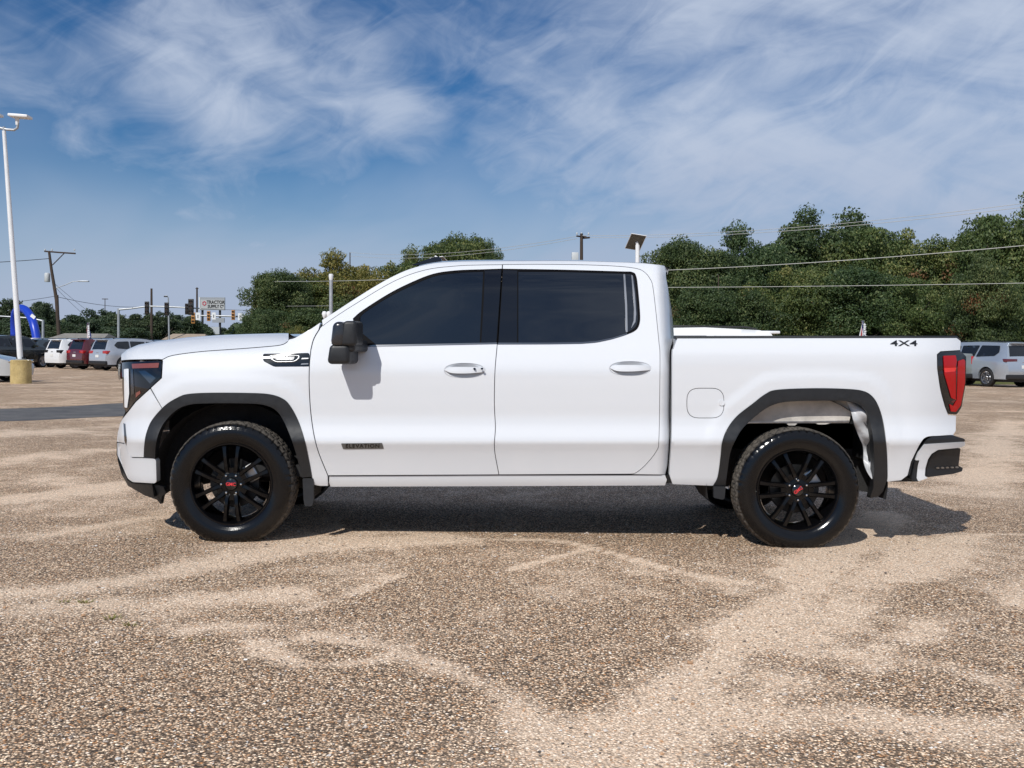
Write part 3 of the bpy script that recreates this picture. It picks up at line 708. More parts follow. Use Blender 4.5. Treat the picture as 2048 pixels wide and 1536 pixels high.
# nose: fascia corner, headlamp, bumper, air dam
fascia = np.vstack([[(300, 777.5), (285, 791), (271, 804), (253, 827), (244, 838), (239, 848), (235, 864), (233, 884), (248, 886.5), (253, 903), (262, 914.5)], ARF[:k1 + 1]])
panel('front_fascia', fascia, S_front, paint, gap=.5, thick=.05, roll=.004)
panel('fascia_slot', [(246.5, 846), (250, 848), (253, 880), (252.5, 892), (248.5, 882)], S_front, black_gloss, gap=0, off=-.003, thick=.01, roll=.002, rollw=1)
HEAD = rnd([(243, 725), (255, 723.5), (321, 721), (323.5, 724), (321.5, 755.5), (300, 776), (270, 803), (252.5, 825.5), (246, 815), (243.5, 770)], 2)
hl, hl_far = panel('headlamp', HEAD, S_front, black_gloss, gap=.4, off=.004, thick=.06, roll=.004, step=7)
for P, M, nm, of in (([(263, 727.5), (318, 725.5), (316.5, 735.5), (264, 737)], amber, 'amber_strip', -.002), (rnd([(247.2, 738), (257, 737), (258, 788), (254, 816), (248.5, 815)], 2), lamp_white, 'running_light', -.006),
                     ([(261, 739), (266, 738.5), (268, 788), (262, 791)], dark_chrome, 'lamp_reflector', -.001), ([(271, 796), (281, 787), (280, 781), (271, 786)], amber, 'amber_corner', -.002),
                     ([(276, 742), (290, 741), (312, 756), (300, 768)], dark_chrome, 'projector_bezel', .0005)):
    panel(nm, P, S_front, M, hl, far_parent=hl_far, gap=.2, off=of, thick=.012, roll=.002, rollw=1.2, step=6)
BUMP = rnd([(232.8, 885), (249, 888.5), (254, 903), (262, 916), (307, 917), (311, 921), (312, 964), (308, 967.5), (264, 965), (254, 958), (243.5, 934), (232.5, 909)], 3)
panel('front_bumper', BUMP, S_front, paint, gap=.4, off=-.012, thick=.08, roll=.012, rollw=4, step=7)
DAM = [(234, 914), (243.5, 937), (254.5, 960.5), (264, 966.5), (312, 969), (326, 974), (332, 986), (324, 992), (320.5, 1009), (313, 1000), (288, 991), (255, 972), (242, 948), (234.5, 922)]
panel('air_dam', DAM, lambda x, z: S_front(x, z) + .01, black_tex, gap=.2, thick=.06, roll=.006)
# front across the width
def across(edge, bulge, n=13, zbulge=0.):
    rows = []
    for p in edge:
        r = []
        for u in np.linspace(-1, 1, n):
            y = YC + (YC - p[1]) * u; k = 1 - abs(u) ** 2.4; r.append((p[0] - bulge * k, y, p[2] + zbulge * k))
        rows.append(r)
    return rows
def edge3(pix, S, off=0.): return smap(*np.array(pix, float).T, S, off)
loft('grille_backing', across(edge3([(246, 728), (248, 770), (250, 826)], S_front, .05), .08), black_gloss)
loft('bumper_cover', across(edge3([(250, 826), (240, 848), (235.5, 866), (233.5, 885)], S_front, .004), .10), paint)
loft('bumper_bar', across(edge3([(233.5, 886), (233, 909), (244, 934), (254, 958)], S_front, -.008), .10), paint)
loft('lower_valance', across(edge3([(235, 916), (244, 939), (257, 968)], S_front, .012), .08), black_tex)
for i, (ya, yb) in enumerate([(735, 741), (752, 758), (769, 775), (786, 792), (803, 809)]):
    e = edge3([(246 + .05 * (ya - 728), ya), (246 + .05 * (yb - 728), yb)], S_front, .03)
    loft('grille_bar', across(e, .10), dark_chrome)
e = edge3([(241.5, 728), (240, 745), (241, 760)], S_front, .08); loft('grille_frame', across(e, .12), dark_chrome)
V, Fc = text_mesh('GMC', .16, .008, .006)
put('grille_emblem', np.stack([-2.86 + V[:, 2], YC - V[:, 0], V[:, 1] + 1.07], 1), Fc, red_badge, truck, False, None)

# hood
hood_edge_px = np.vstack([cr([(242.5, 721.5), (250, 720.6), (262, 719.8), (290, 719.2), (318, 718.8)]), HOOD_SEAM])
hx = hood_edge_px[:, 0]
cx_ = np.array([239, 243, 254, 276, 314, 376, 439, 501, 561, 590]); cy_ = np.array([720, 708.5, 699, 689.5, 682, 674.5, 670, 667.8, 666.3, 666.2])
rows = []
E = smap(hood_edge_px[:, 0], hood_edge_px[:, 1] - .8, S_front, .003)
for (ex, ey), p in zip(hood_edge_px, E):
    sh = 0.0; py = np.interp(ex, cx_, cy_); cxw, czw = unp(ex, py, .52)
    r = []
    for s in np.linspace(0, 1, 11):
        y = p[1] + (.52 - p[1]) * s; k = math.sin(s * math.pi / 2) ** .85
        xq = p[0] + (cxw - p[0]) * s; r.append((xq, y, p[2] + (czw - p[2]) * k))
    for y in np.linspace(.6, YC, 5):
        q = (y - .52) / (YC - .52); r.append((cxw - .10 * q * sstep(-2.0 - cxw, 0, .7), y, czw - .022 * math.sin(q * math.pi) + .002 * q))
    full = r + [(a, 2 * YC - b, c) for a, b, c in r[::-1][1:]]
    rows.append(full)
hood = loft('hood', rows, paint)
lip = [[(x, y, z) for x, y, z in rows[0]], [(x + .01, y, z - .035) for x, y, z in rows[0]], [(x + .06, y, z - .045) for x, y, z in rows[0]]]
loft('hood_lip', lip, paint)
# cowl, wiper and windscreen
box('cowl', (-1.66, .20 - YC, 1.30), (-1.36, YC - .20, 1.352), black_tex, truck, .01)
WE = smap(*CAB_TOP[:26].T, S_cab, .03)
base_pt = smap(np.array([588.]), np.array([678.]), S_cab, .05)[0]
WE = np.vstack([[base_pt], WE])
rows = []
for p in WE:
    rows.append([(p[0] - .08 * (1 - u * u) + .045, YC + (YC - p[1]) * u, p[2] - .016 + .012 * (1 - u * u)) for u in np.linspace(-1, 1, 17)])
loft('windscreen', rows, glass, flip=True)
tube('wiper', [(-1.58, -.72, 1.366), (-1.45, -.35, 1.40), (-1.40, .0, 1.405)], .009, black_tex, truck, 6)

# roof
RE = smap(*CAB_TOP[22:].T, S_cab, .0)
RE = np.vstack([RE, smap(np.array([1329.]), np.array([531.]), S_cab, 0.)])
rows = []
for p in RE:
    zc_ = .040 if p[0] < .8 else .034
    rows.append([(p[0] - .02 * (1 - u * u), YC + (YC - p[1]) * u, p[2] + zc_ * (1 - abs(u) ** 2.2) - .0015) for u in np.linspace(-1, 1, 25)])
loft('roof', rows, paint, flip=True)
e = [tuple(p) for p in rows[-1]]
loft('roof_spoiler', [e, [(x + .03, y, z - .02) for x, y, z in e], [(x + .022, y, z - .06) for x, y, z in e], [(x - .03, y, z - .075) for x, y, z in e]], paint, flip=True)
BK = smap(np.array([1331., 1337., 1343., 1347., 1342., 1341., 1341., 1336.]), np.array([552., 583., 620., 667., 698., 760., 840., 930.]), S_cab, .03)
loft('cab_back', [[(p[0] - .01, YC + (YC - p[1]) * u, p[2]) for u in np.linspace(-1, 1, 9)] for p in BK], paint, flip=True)
loft('back_window', [[(p[0] + .004, YC + (YC - p[1] - .14) * u, p[2]) for u in np.linspace(-1, 1, 9)] for p in BK[:4] + np.array([0, 0, -.03])], glass, flip=True)
# shark fin aerial on the roof
fin = [(0, 0), (.06, .022), (.12, .046), (.17, .062), (.205, .064), (.22, .050), (.235, 0)]
x0, z0 = unp(824, 527, 1.0)
Vf, Ff = [], []
for s, wd in ((-1, 1), (1, 1)):
    for (a, b) in fin: Vf.append((float(x0) + a, YC + s * .028 * (1 - b / .085), float(z0) - .012 + b))
n = len(fin)
Ff = [tuple(range(n)), tuple(range(n, 2 * n))[::-1]] + [(i, n + i, n + i + 1, i + 1) for i in range(n - 1)]
put('roof_aerial', Vf, Ff, black_gloss, truck, False, None)

# bed
TL = [(1875.3, 737.5), (1875, 709), (1881.7, 703), (1921.5, 701)]
bed = np.vstack([cr([(1354.5, 676.5), (1347.5, 696), (1344.3, 712), (1343.6, 824), (1342.5, 886), (1338, 948)]), [(1345, 969), (1420, 972)], ARR, [(1776, 964), (1803, 961), (1816, 951)], cr([(1823, 923.6), (1841, 888), (1854, 874.5), (1880, 872), (1907, 870)]), [(1912.5, 862), (1913, 831), (1897, 829.5)], cr([(1890.5, 812.7), (1881.7, 779.5), (1875.3, 737.5)]), [(1874.8, 709), (1881.7, 703), (1921.5, 700.5), (1922.5, 682), (1914, 675.5)]])
fuel = rnd([(1374, 776.5), (1448, 776.5), (1448, 836), (1374, 836)], 24, 6)
bs, bs_far = panel('bedside', bed, S_bed, paint, gap=.6, thick=.05, roll=.004, holes=[fuel])
fl_, _ = panel('fuel_door', fuel, S_bed, paint, bs, gap=.6, thick=.02, roll=.003, mirror=False)
panel('finger_latch', ell(1444, 806, 6, 5.5, 14), S_bed, paint, fl_, gap=0, off=-.010, thick=.012, roll=.004, rollw=2, step=4, mirror=False)
box('fuel_neck_backing', (1.13, .09 - YC, .84), (1.42, .11 - YC, 1.10), under_m, truck)
rail = [(1352, 671.8), (1500, 671.5), (1914, 671.5), (1922, 679), (1914, 676), (1500, 676.8), (1352, 677.2)]
panel('bed_rail_cap', rail, lambda x, z: S_bed(x, np.minimum(z, 1.42)) + .004, black_tex, gap=0, thick=.10, roll=.004, rollw=1.5)
surf_text('drive_decal', '4X4', 1808, 687, 16, S_bed, -.003, black_gloss, bs, bold=.25, sx=2.0)
tl, tl_far = panel('tail_lamp', rnd([(1876, 737.5), (1875.6, 710), (1882, 703.5), (1921.5, 701.6), (1933.5, 713), (1932.6, 766), (1924, 815), (1914.5, 829.5), (1897.5, 828.5), (1891.5, 812.7), (1882.5, 779.5)], 3), S_bed, black_gloss, gap=.2, off=-.006, thick=.10, roll=.006, step=6)
for nm, P, M, of in (('red_lens', [(1887, 711.5), (1912, 710.5), (1914, 722), (1912, 735), (1912, 800), (1903, 796), (1889, 748)], red_lens, -.014), ('red_lens', [(1917, 722), (1928, 718), (1931, 722), (1930.5, 766), (1922, 811), (1912, 824), (1902, 823), (1899, 808), (1907, 812), (1914, 800), (1916, 740)], red_lens, -.014),
                 ('lens_strip', [(1912.6, 734), (1916, 732), (1914, 798), (1908, 806), (1900.5, 804), (1912.6, 798)], red_dark, -.011), ('brake_lens', [(1888.5, 736), (1913, 735), (1911, 743), (1889.5, 745)], mat('bright_red_lens', (.80, .02, .02), .1, coat=1.), -.017)):
    panel(nm, rnd(P, 1.5, 2), S_bed, M, tl, far_parent=tl_far, gap=.1, off=of, thick=.008, roll=.002, rollw=1.2, step=6)
# rear bumper
S_bump = lambda x, z: S_bed(x, np.maximum(z, .5)) - .004
PAD = rnd([(1816.5, 951), (1824.5, 922), (1836, 902), (1856, 878), (1866, 872.5), (1908, 871), (1930, 878), (1931.5, 882), (1924, 885.5), (1851, 888.5), (1838, 905), (1827, 926), (1820.5, 951)], 1.5)
CW = rnd([(1851, 888.5), (1931.5, 883.5), (1930.5, 892), (1921.5, 895.7), (1877, 900), (1864, 908), (1857, 919), (1851.8, 936.7), (1850.7, 952), (1857, 956.6), (1837.4, 963), (1834.2, 956.6), (1836, 932), (1840, 921), (1831.5, 921), (1837.5, 906)], 2)
STEP = rnd([(1877, 901), (1922, 896.5), (1918, 932), (1927, 936), (1925, 943), (1908, 948), (1856, 955), (1851.6, 950), (1852.4, 937), (1857.6, 919), (1864.6, 908.6)], 2.5)
BKL = rnd([(1830, 921.6), (1839, 921.6), (1834, 956.6), (1838, 963.2), (1828.5, 963), (1823.5, 959)], 2)
panel('bumper_step_pad', PAD, S_bump, black_tex, off=.012, gap=.1, thick=.1, roll=.006, step=6)
rb, _ = panel('rear_bumper', CW, S_bump, paint, off=-.006, gap=.1, thick=.12, roll=.008, rollw=3, step=6)
panel('bumper_step', STEP, S_bump, black_tex, off=.02, gap=.1, thick=.10, roll=.006, step=6)
panel('bumper_end_cap', BKL, S_bump, black_tex, off=0., gap=.1, thick=.08, roll=.004, step=6)
for k in range(5):
    panel('step_grip', ell(1876 + k * 9.6, 936 - k * .35, 3.2, 1.6, 10), S_bump, steel_m, off=.008, gap=0, thick=.014, roll=.001, rollw=.8, step=4, mirror=False)
xr = float(unp(1926, 900, .20)[0])
box('bumper_beam', (xr - .12, .27 - YC, .50), (xr - .02, YC - .27, .72), paint, truck, .02)
box('tailgate', (2.90, .26 - YC, .74), (3.00, YC - .26, 1.385), paint, truck, .015)
box('tailgate_handle', (2.99, -.14, 1.14), (3.015, .14, 1.22), black_gloss, truck, .008)
V, Fc = text_mesh('GMC', .17, .006, .004); put('tailgate_lettering', np.stack([3.006 + V[:, 2], YC + V[:, 0], V[:, 1] + 1.0], 1), Fc, red_badge, truck, False, None)
box('licence_plate', (xr - .03, -.155, .54), (xr - .012, .155, .69), lamp_white, truck)
# inside of the bed
box('bed_floor', (1.13, .18 - YC, .80), (2.94, YC - .18, .84), black_tex, truck)
for s in (-1, 1): box('bed_inner_wall', (1.13, s * (YC - .22) - .02, .84), (2.94, s * (YC - .22) + .02, 1.38), black_tex, truck)
box('bed_bulkhead', (1.11, .16 - YC, .84), (1.15, YC - .16, 1.38), paint, truck)

# wheel arch mouldings with mud flaps
AIN_F = cr([(309, 917), (310.6, 890), (317, 865), (329, 843), (351, 821), (376, 810), (414, 807), (486, 807), (526, 810), (551, 821), (567, 843), (582.5, 880), (595, 921), (603, 955.5)])
FL_F = np.vstack([ARF, AIN_F[::-1]])
panel('wheel_arch_moulding', FL_F, S_front, black_tex, off=-.016, gap=.1, thick=.075, roll=.010, rollw=5, step=7)
panel('mud_flap', rnd([(604.5, 956.5), (627, 956.5), (627.5, 1000), (624, 1013), (609, 1013.5), (606.5, 1000)], 3), lambda x, z: P_door(np.maximum(z, .45)) - .004, black_tex, gap=.2, thick=.03, roll=.006)
AIN_R = cr([(1452, 972), (1454.7, 949), (1461, 907.5), (1471, 882), (1487, 856), (1519, 827), (1545, 811), (1574, 804), (1622, 802), (1686.7, 802), (1715.7, 807.6), (1732, 820.5), (1741.5, 846), (1748, 885), (1749.5, 930), (1748, 957)])
FL_R = np.vstack([ARR, [(1772, 970), (1767, 984), (1757, 994), (1741, 996.5), (1748, 975)], AIN_R[::-1]])
panel('wheel_arch_moulding', FL_R, S_bed, black_tex, off=-.016, gap=.1, thick=.075, roll=.010, rollw=5, step=7)
panel('mud_flap', rnd([(1427, 973), (1452, 973), (1450, 997), (1446, 1000), (1427.5, 996)], 3), lambda x, z: P_door(np.maximum(z, .45)) - .004, black_tex, gap=.2, thick=.03, roll=.006)

# wheels
TYR = smooth = None
def tyre_mat():
    m = bpy.data.materials.new('tyre_rubber'); m.use_nodes = True; t = NT(m.node_tree); b = t.n['Principled BSDF']
    oc = t.add('ShaderNodeTexCoord').outputs['Object']; s = t.add('ShaderNodeSeparateXYZ'); t.l.new(oc, s.inputs[0])
    r = t.math('SQRT', t.math('ADD', t.math('MULTIPLY', s.outputs[0], s.outputs[0]), t.math('MULTIPLY', s.outputs[2], s.outputs[2])))
    tread = t.mapr(r, .398, .410); n = t.noise(oc, 45, 4, .7)
    dust = t.math('MULTIPLY', tread, t.mapr(n, .3, .65))
    t.l.new(t.mix(dust, (.004, .004, .0045), (.12, .105, .088)), b.inputs['Base Color'])
    b.inputs['Specular IOR Level'].default_value = .38; t.l.new(t.mapr(tread, 0, 1, .17, .85, False), b.inputs['Roughness'])
    bp = t.add('ShaderNodeBump'); bp.inputs['Strength'].default_value = .25; bp.inputs['Distance'].default_value = .004
    rings = t.math('SINE', t.math('MULTIPLY', r, 620.)); t.l.new(t.math('MULTIPLY_ADD', n, .6, t.math('MULTIPLY', rings, .12)), bp.inputs['Height']); t.l.new(bp.outputs[0], b.inputs['Normal'])
    return m
tyre_m = tyre_mat()
def build_tyre():
    n = 240; RT = .418
    prof = [(.264, .044), (.274, .028), (.287, .016), (.306, .006), (.335, .0), (.362, .003), (.385, .012), (.398, .022), (.4085, .036), (.4140, .050), (.4165, .070), (.4165, .094), (.4075, .098), (.4075, .104), (.4175, .108), (.418, .136), (.408, .139), (.408, .145)]
    half = prof; prof = half + [(r, .284 - t) for r, t in half[::-1]]
    V, Fc = lathe_data(prof, n, 'Y'); V = np.array(V); m = len(prof)
    V = V.reshape(m, n, 3)
    for i, (r, t) in enumerate(prof):
        tt = min(t, .284 - t)
        if r > .385:
            for k in range(n):
                ph = k if tt > .06 else k
                blk = (ph % 5) in ((0,) if tt < .06 else (2,) if tt < .1 else (0,))
                if blk:
                    sc = 1 - (.006 if r > .40 else .004) / r; V[i, k, 0] *= sc; V[i, k, 2] *= sc
                    if tt < .04: V[i, k, 1] += .003 if t < .142 else -.003
    me = bpy.data.meshes.new('tyre'); me.from_pydata(V.reshape(-1, 3).tolist(), [], [tuple(f) for f in Fc]); me.materials.append(tyre_m)
    me.polygons.foreach_set('use_smooth', [True] * len(me.polygons)); me.set_sharp_from_angle(angle=R(28)); me.update(); return me
def build_rim():
    bm = bmesh.new()
    V, Fc = lathe_data([(.268, .060), (.275, .034), (.272, .026), (.264, .026), (.256, .036), (.252, .060), (.242, .090), (.236, .15), (.246, .235), (.262, .250)], 72, 'Y')
    vs = [bm.verts.new(v) for v in V]
    for f in Fc: bm.faces.new([vs[i] for i in f])
    V, Fc = lathe_data([(.0001, .040), (.040, .040), (.044, .046), (.060, .048), (.080, .050), (.092, .058), (.094, .10), (.05, .13)], 48, 'Y')
    vs = [bm.verts.new(v) for v in V]
    for f in Fc: bm.faces.new([vs[i] for i in f])
    for k in range(6):
        a = R(60 * k); c, s = math.cos(a), math.sin(a)
        for sg in (-1, 1):
            st = [(.066, .024, .016, .050, .05), (.095, .031, .0155, .036, .05), (.150, .036, .0145, .032, .045), (.205, .041, .0145, .034, .04), (.245, .046, .017, .042, .04), (.262, .048, .019, .046, .035)]
            rings = []
            for r, t, w, y, th in st:
                sec = [(-w, y + th), (-w, y + .008), (-w + .005, y), (w - .005, y), (w, y + .008), (w, y + th)]
                ring = []
                for (q, yy) in sec:
                    tt = sg * t + q; ring.append(bm.verts.new((r * c - tt * s, yy, r * s + tt * c)))
                rings.append(ring)
            for A, B in zip(rings[:-1], rings[1:]):
                for i in range(6):
                    j = (i + 1) % 6; bm.faces.new((A[i], A[j], B[j], B[i]))
            bm.faces.new(rings[-1][::-1]); bm.faces.new(rings[0])
        # curved web that closes each pair near the hub
        st = [(.074, .030), (.094, .026), (.108, .018)]; rings = []
        for r, t in st:
            rings.append([bm.verts.new((r * c - q * s, yy, r * s + q * c)) for q, yy in ((-t, .047), (t, .047), (t, .085), (-t, .085))])
        for A, B in zip(rings[:-1], rings[1:]):
            for i in range(4): bm.faces.new((A[i], A[(i + 1) % 4], B[(i + 1) % 4], B[i]))
        bm.faces.new(rings[-1][::-1]); bm.faces.new(rings[0])
    bmesh.ops.recalc_face_normals(bm, faces=bm.faces)
    me = bpy.data.meshes.new('rim'); bm.to_mesh(me); bm.free(); me.materials.append(mat('wheel_black', (.0025, .0025, .003), .13, spec=.32))
    me.polygons.foreach_set('use_smooth', [True] * len(me.polygons)); me.set_sharp_from_angle(angle=R(32)); return me
tyre_me, rim_me = build_tyre(), build_rim()
def simple_mesh(name, V, Fc, m, auto=40):
    me = bpy.data.meshes.new(name); bm = bmesh.new(); vs = [bm.verts.new(v) for v in V]
    for f in Fc:
        try: bm.faces.new([vs[i] for i in f])
        except ValueError: pass
    bmesh.ops.remove_doubles(bm, verts=bm.verts, dist=1e-5); bmesh.ops.recalc_face_normals(bm, faces=bm.faces); bm.to_mesh(me); bm.free()
    me.materials.append(m); me.polygons.foreach_set('use_smooth', [True] * len(me.polygons)); me.set_sharp_from_angle(angle=R(auto)); return me
disc_me = simple_mesh('brake_disc', *lathe_data([(.06, .110), (.085, .110), (.09, .125), (.165, .125), (.168, .13), (.168, .15), (.09, .152)], 48, 'Y'), mat('brake_iron', (.05, .05, .05), .45, metal=1.0))
nut_me = simple_mesh('lug_nut', *lathe_data([(.0001, -.016), (.006, -.015), (.0095, -.009), (.0105, .004), (.0105, .014)], 6, 'Y'), chrome)
cap_me = simple_mesh('centre_cap', *lathe_data([(.0001, -.010), (.030, -.009), (.037, -.004), (.038, .006), (.038, .02)], 32, 'Y'), black_gloss)
V, Fc = text_mesh('GMC', .030, .0012, .0006); logo_me = simple_mesh('cap_lettering', np.stack([V[:, 0], -V[:, 2], V[:, 1]], 1).tolist(), Fc, red_badge)
bm = bmesh.new(); bm_box(bm, (-.06, .095, .09), (.06, .17, .175), .012); cal_me = bpy.data.meshes.new('brake_caliper'); bm.to_mesh(cal_me); bm.free(); cal_me.materials.append(steel_m)
def link(name, me, parent, loc=(0, 0, 0), rot=(0, 0, 0)):
    o = bpy.data.objects.new(name, me); COL.objects.link(o); o.parent = parent; o.location = loc; o.rotation_euler = rot; return o
def wheel(px, py, rot, logo_rot, cal_rot, far=False):
    x, z = unp(px, py, .05)
    if far: w = empty('wheel', (float(x), YC - .018, float(z)), math.pi, truck)
    else: w = empty('wheel', (float(x), .018 - YC, float(z)), 0, truck)
    link('tyre', tyre_me, w)
    link('rim', rim_me, w, rot=(0, rot, 0)).scale = (1.01, 1, 1.01); link('brake_disc', disc_me, w); link('brake_caliper', cal_me, w, rot=(0, cal_rot, 0))
    for k in range(6):
        a = rot + R(60 * k + 30); link('lug_nut', nut_me, w, (.066 * math.cos(a), .044, -.066 * math.sin(a)))
    link('centre_cap', cap_me, w, (0, .040, 0)); link('cap_lettering', logo_me, w, (0, .0265, 0), (0, logo_rot, 0))
    return w
wheel(462, 968.5, R(30), R(2), R(60)); wheel(1596, 980.5, R(0), R(-38), R(60))
wheel(462, 968.5, R(14), 0, R(-60), True); wheel(1596, 980.5, R(9), 0, R(-60), True)

# wheel wells and underbody
def well(px, py, mat_, name, r=.50, y0=.06, y1=.42):
    x, z = unp(px, py, .05); x, z = float(x), float(z); rows = []
    for a in np.linspace(R(-12), R(192), 26): rows.append([(x + r * 1.02 * math.cos(a), y, z + r * math.sin(a) * .98) for y in (y0, (y0 + y1) / 2, y1)])
    for s in (0, 1):
        A = np.array(rows, float)
        if s: A[:, :, 1] = 2 * YC - A[:, :, 1]
        loft(name, A, mat_)
    for s in (0, 1):
        yy = y1 if not s else 2 * YC - y1
        pts = [(x, yy, z)] + [(x + r * 1.02 * math.cos(a), yy, z + r * math.sin(a) * .98) for a in np.linspace(R(-12), R(192), 26)]
        put('inner_well_wall', pts, [(0, i, i + 1) for i in range(1, len(pts) - 1)], mat_, truck, False, None)
well(458, 966, liner_m, 'wheel_well_liner', r=.545, y0=.17)
well(1600, 966, liner_m, 'wheel_well_liner', r=.60, y0=.115, y1=.50)
# grey inner panel and creased shield showing inside the rear opening
panel('wheelhouse_panel', [(1487, 849), (1500, 836), (1530, 808), (1575, 798), (1700, 798), (1702, 830), (1698, 846), (1664, 846), (1651, 849), (1637, 849), (1630, 846.5), (1596, 846.5), (1590, 851), (1578, 851), (1572, 846.5), (1500, 847)], lambda x, z: .15 + 0 * x, liner_grey, gap=0, thick=.02, roll=.004)
panel('wheelhouse_seam', [(1492, 843.5), (1698, 841), (1698, 843.5), (1490, 846)], lambda x, z: .142 + 0 * x, steel_m, gap=0, thick=.01, roll=.001, rollw=.8)
panel('wheelhouse_shield', cr([(1693, 803), (1716, 808), (1733, 824), (1742, 850), (1748, 890), (1749, 955), (1738, 950), (1728, 925), (1727, 895), (1717, 870), (1709, 848), (1703, 825), (1693, 803)])[:-1],
      lambda x, z: .15 + .05 * np.sin(z * 42 + x * 17) * np.sin(x * 30 + 1.3 + z * 9) * .5 + .05 * np.sin(z * 13), foil_m, gap=0, thick=.01, roll=.002, step=4)
box('floor_pan', (-1.9, .17 - YC, .44), (1.1, YC - .17, .52), under_m, truck)
box('engine_bay_block', (-2.45, .55 - YC, .48), (-1.4, YC - .55, 1.2), under_m, truck)
box('bed_underside', (1.1, .50 - YC, .60), (2.85, YC - .50, .80), under_m, truck)
box('rear_filler', (2.42, .16 - YC, .55), (2.9, YC - .16, .80), under_m, truck)
for s in (-1, 1):
    box('frame_rail', (-2.5, s * .43 - .05, .36), (2.9, s * .43 + .05, .50), under_m, truck, .01)
tube('rear_axle', [(1.885, -.80, .42), (1.885, -.2, .42), (1.885, .2, .42), (1.885, .80, .42)], [.045, .05, .05, .045], under_m, truck, 10)
tube('front_axle', [(-1.86, -.80, .42), (-1.86, .80, .42)], .04, under_m, truck, 10)
tube('drive_shaft', [(-.7, .05, .42), (1.8, .02, .42)], .04, steel_m, truck, 10)
tube('exhaust_pipe', [(-1.2, .25, .38), (.2, .27, .38), (.3, .27, .38), (.9, .27, .38), (1.0, .27, .38), (2.3, .55, .45), (2.8, .62, .42)], [.03, .03, .10, .10, .03, .03, .03], steel_m, truck, 12)

# lower door badge
bd, _ = panel('door_badge', rnd([(682, 887), (764, 886), (767.5, 897.5), (686, 898.5)], 1.5), S_cab, mat('badge_grey', (.16, .165, .17), .35, metal=.6), fd, gap=0, off=-.005, thick=.008, roll=.002, rollw=1.2, step=6, far_parent=fd_far)
surf_text('badge_lettering', 'ELEVATION', 725, 892.3, 10.5, S_cab, -.0075, black_gloss, fd, bold=.15, sx=1.12, spacing=1.15)

# door mirror
def mirror_shell(name, x0, y0, x1, y1, Ya, Yb, material, parent, bev, skew=0.):
    (xa, xb), (za, zb) = unp(np.array([x0, x1]), np.array([y1, y0]), Ya)
    bm = bmesh.new(); bm_box(bm, (xa, Ya, za), (xb, Yb, zb), bev, 4)
    for v in bm.verts:
        t = (v.co.y - Ya) / (Yb - Ya); v.co.x += skew * t
        u = (v.co.z - za) / (zb - za)
        if v.co.x < (xa + xb) / 2: v.co.x += .02 * u * u
    V = np.array([v.co[:] for v in bm.verts]); bm.verts.index_update(); Fc = [tuple(v.index for v in f.verts) for f in bm.faces]; bm.free()
    return put_both(name, V, Fc, material, parent, True, None, False)[0], V, Fc
sm_, smf = empty('side_mirror', (0, 0, 0), 0, truck), empty('side_mirror', (0, 0, 0), 0, truck)
for args in (('mirror_cap', 661, 643, 690, 692, -.215, -.02, mat('mirror_cap_black', (.020, .021, .024), .22, coat=.6), .030, -.02),
             ('mirror_housing', 680, 641.5, 712.5, 692, -.212, -.02, black_tex, .022, .02),
             ('lower_mirror_housing', 653, 688, 698.5, 728.5, -.20, .03, black_tex, .028, .03),
             ('mirror_neck', 668, 680, 709, 704, -.185, .10, black_tex, .02, .05)):
    o, V, Fc = mirror_shell(*args[:7], args[7], sm_, args[8], args[9])
    V2 = V.copy(); V2[:, 1] = 2 * YC - V2[:, 1]; put(args[0], V2, [f[::-1] for f in Fc], args[7], smf, True, None)
# ------------------------------------------------------------------ other vehicles
def fill2d(poly, step):
    P = resample(poly, step); lo, hi = P.min(0), P.max(0)
    g = np.stack(np.meshgrid(np.arange(lo[0] + step * .5, hi[0], step), np.arange(lo[1] + step * .5, hi[1], step)), -1).reshape(-1, 2)
    if len(g): g = g[inside(g, P)]
    if len(g): g = g[dist_loop(g, P) > step * .45]
    pts = np.vstack([P, g]) if len(g) else P; n = len(P)
    ov, oe, of, *_ = geometry.delaunay_2d_cdt([Vector(p) for p in pts], [(i, (i + 1) % n) for i in range(n)], [], 0, 1e-6)
    ov = np.array([v[:] for v in ov]); tri = np.array([(f[0], f[i], f[i + 1]) for f in of for i in range(1, len(f) - 1)]); tri = tri[inside(ov[tri].mean(1), P)]
    return ov, tri, n
car_tyre = mat('car_tyre', (.012, .012, .013), .75); alloy = mat('alloy_wheel', (.45, .46, .48), .3, metal=1.0); dark_alloy = mat('dark_alloy', (.05, .05, .055), .3, metal=.6)
car_glass = mat('car_window', (.010, .012, .016), .03, spec=.6); car_black = mat('car_black_trim', (.015, .015, .016), .5)
car_red = mat('car_tail_lamp', (.40, .012, .014), .12, coat=1.); plate_m = mat('licence_plate_white', (.7, .7, .68), .5); car_chrome = mat('car_bright_trim', (.7, .7, .72), .15, metal=1.)
CW_TYRE = simple_mesh('tyre', *lathe_data([(.24, .03), (.27, .0), (.32, .0), (.36, .03), (.365, .07), (.365, .16), (.36, .20), (.30, .22), (.24, .2)], 32, 'Y'), car_tyre)
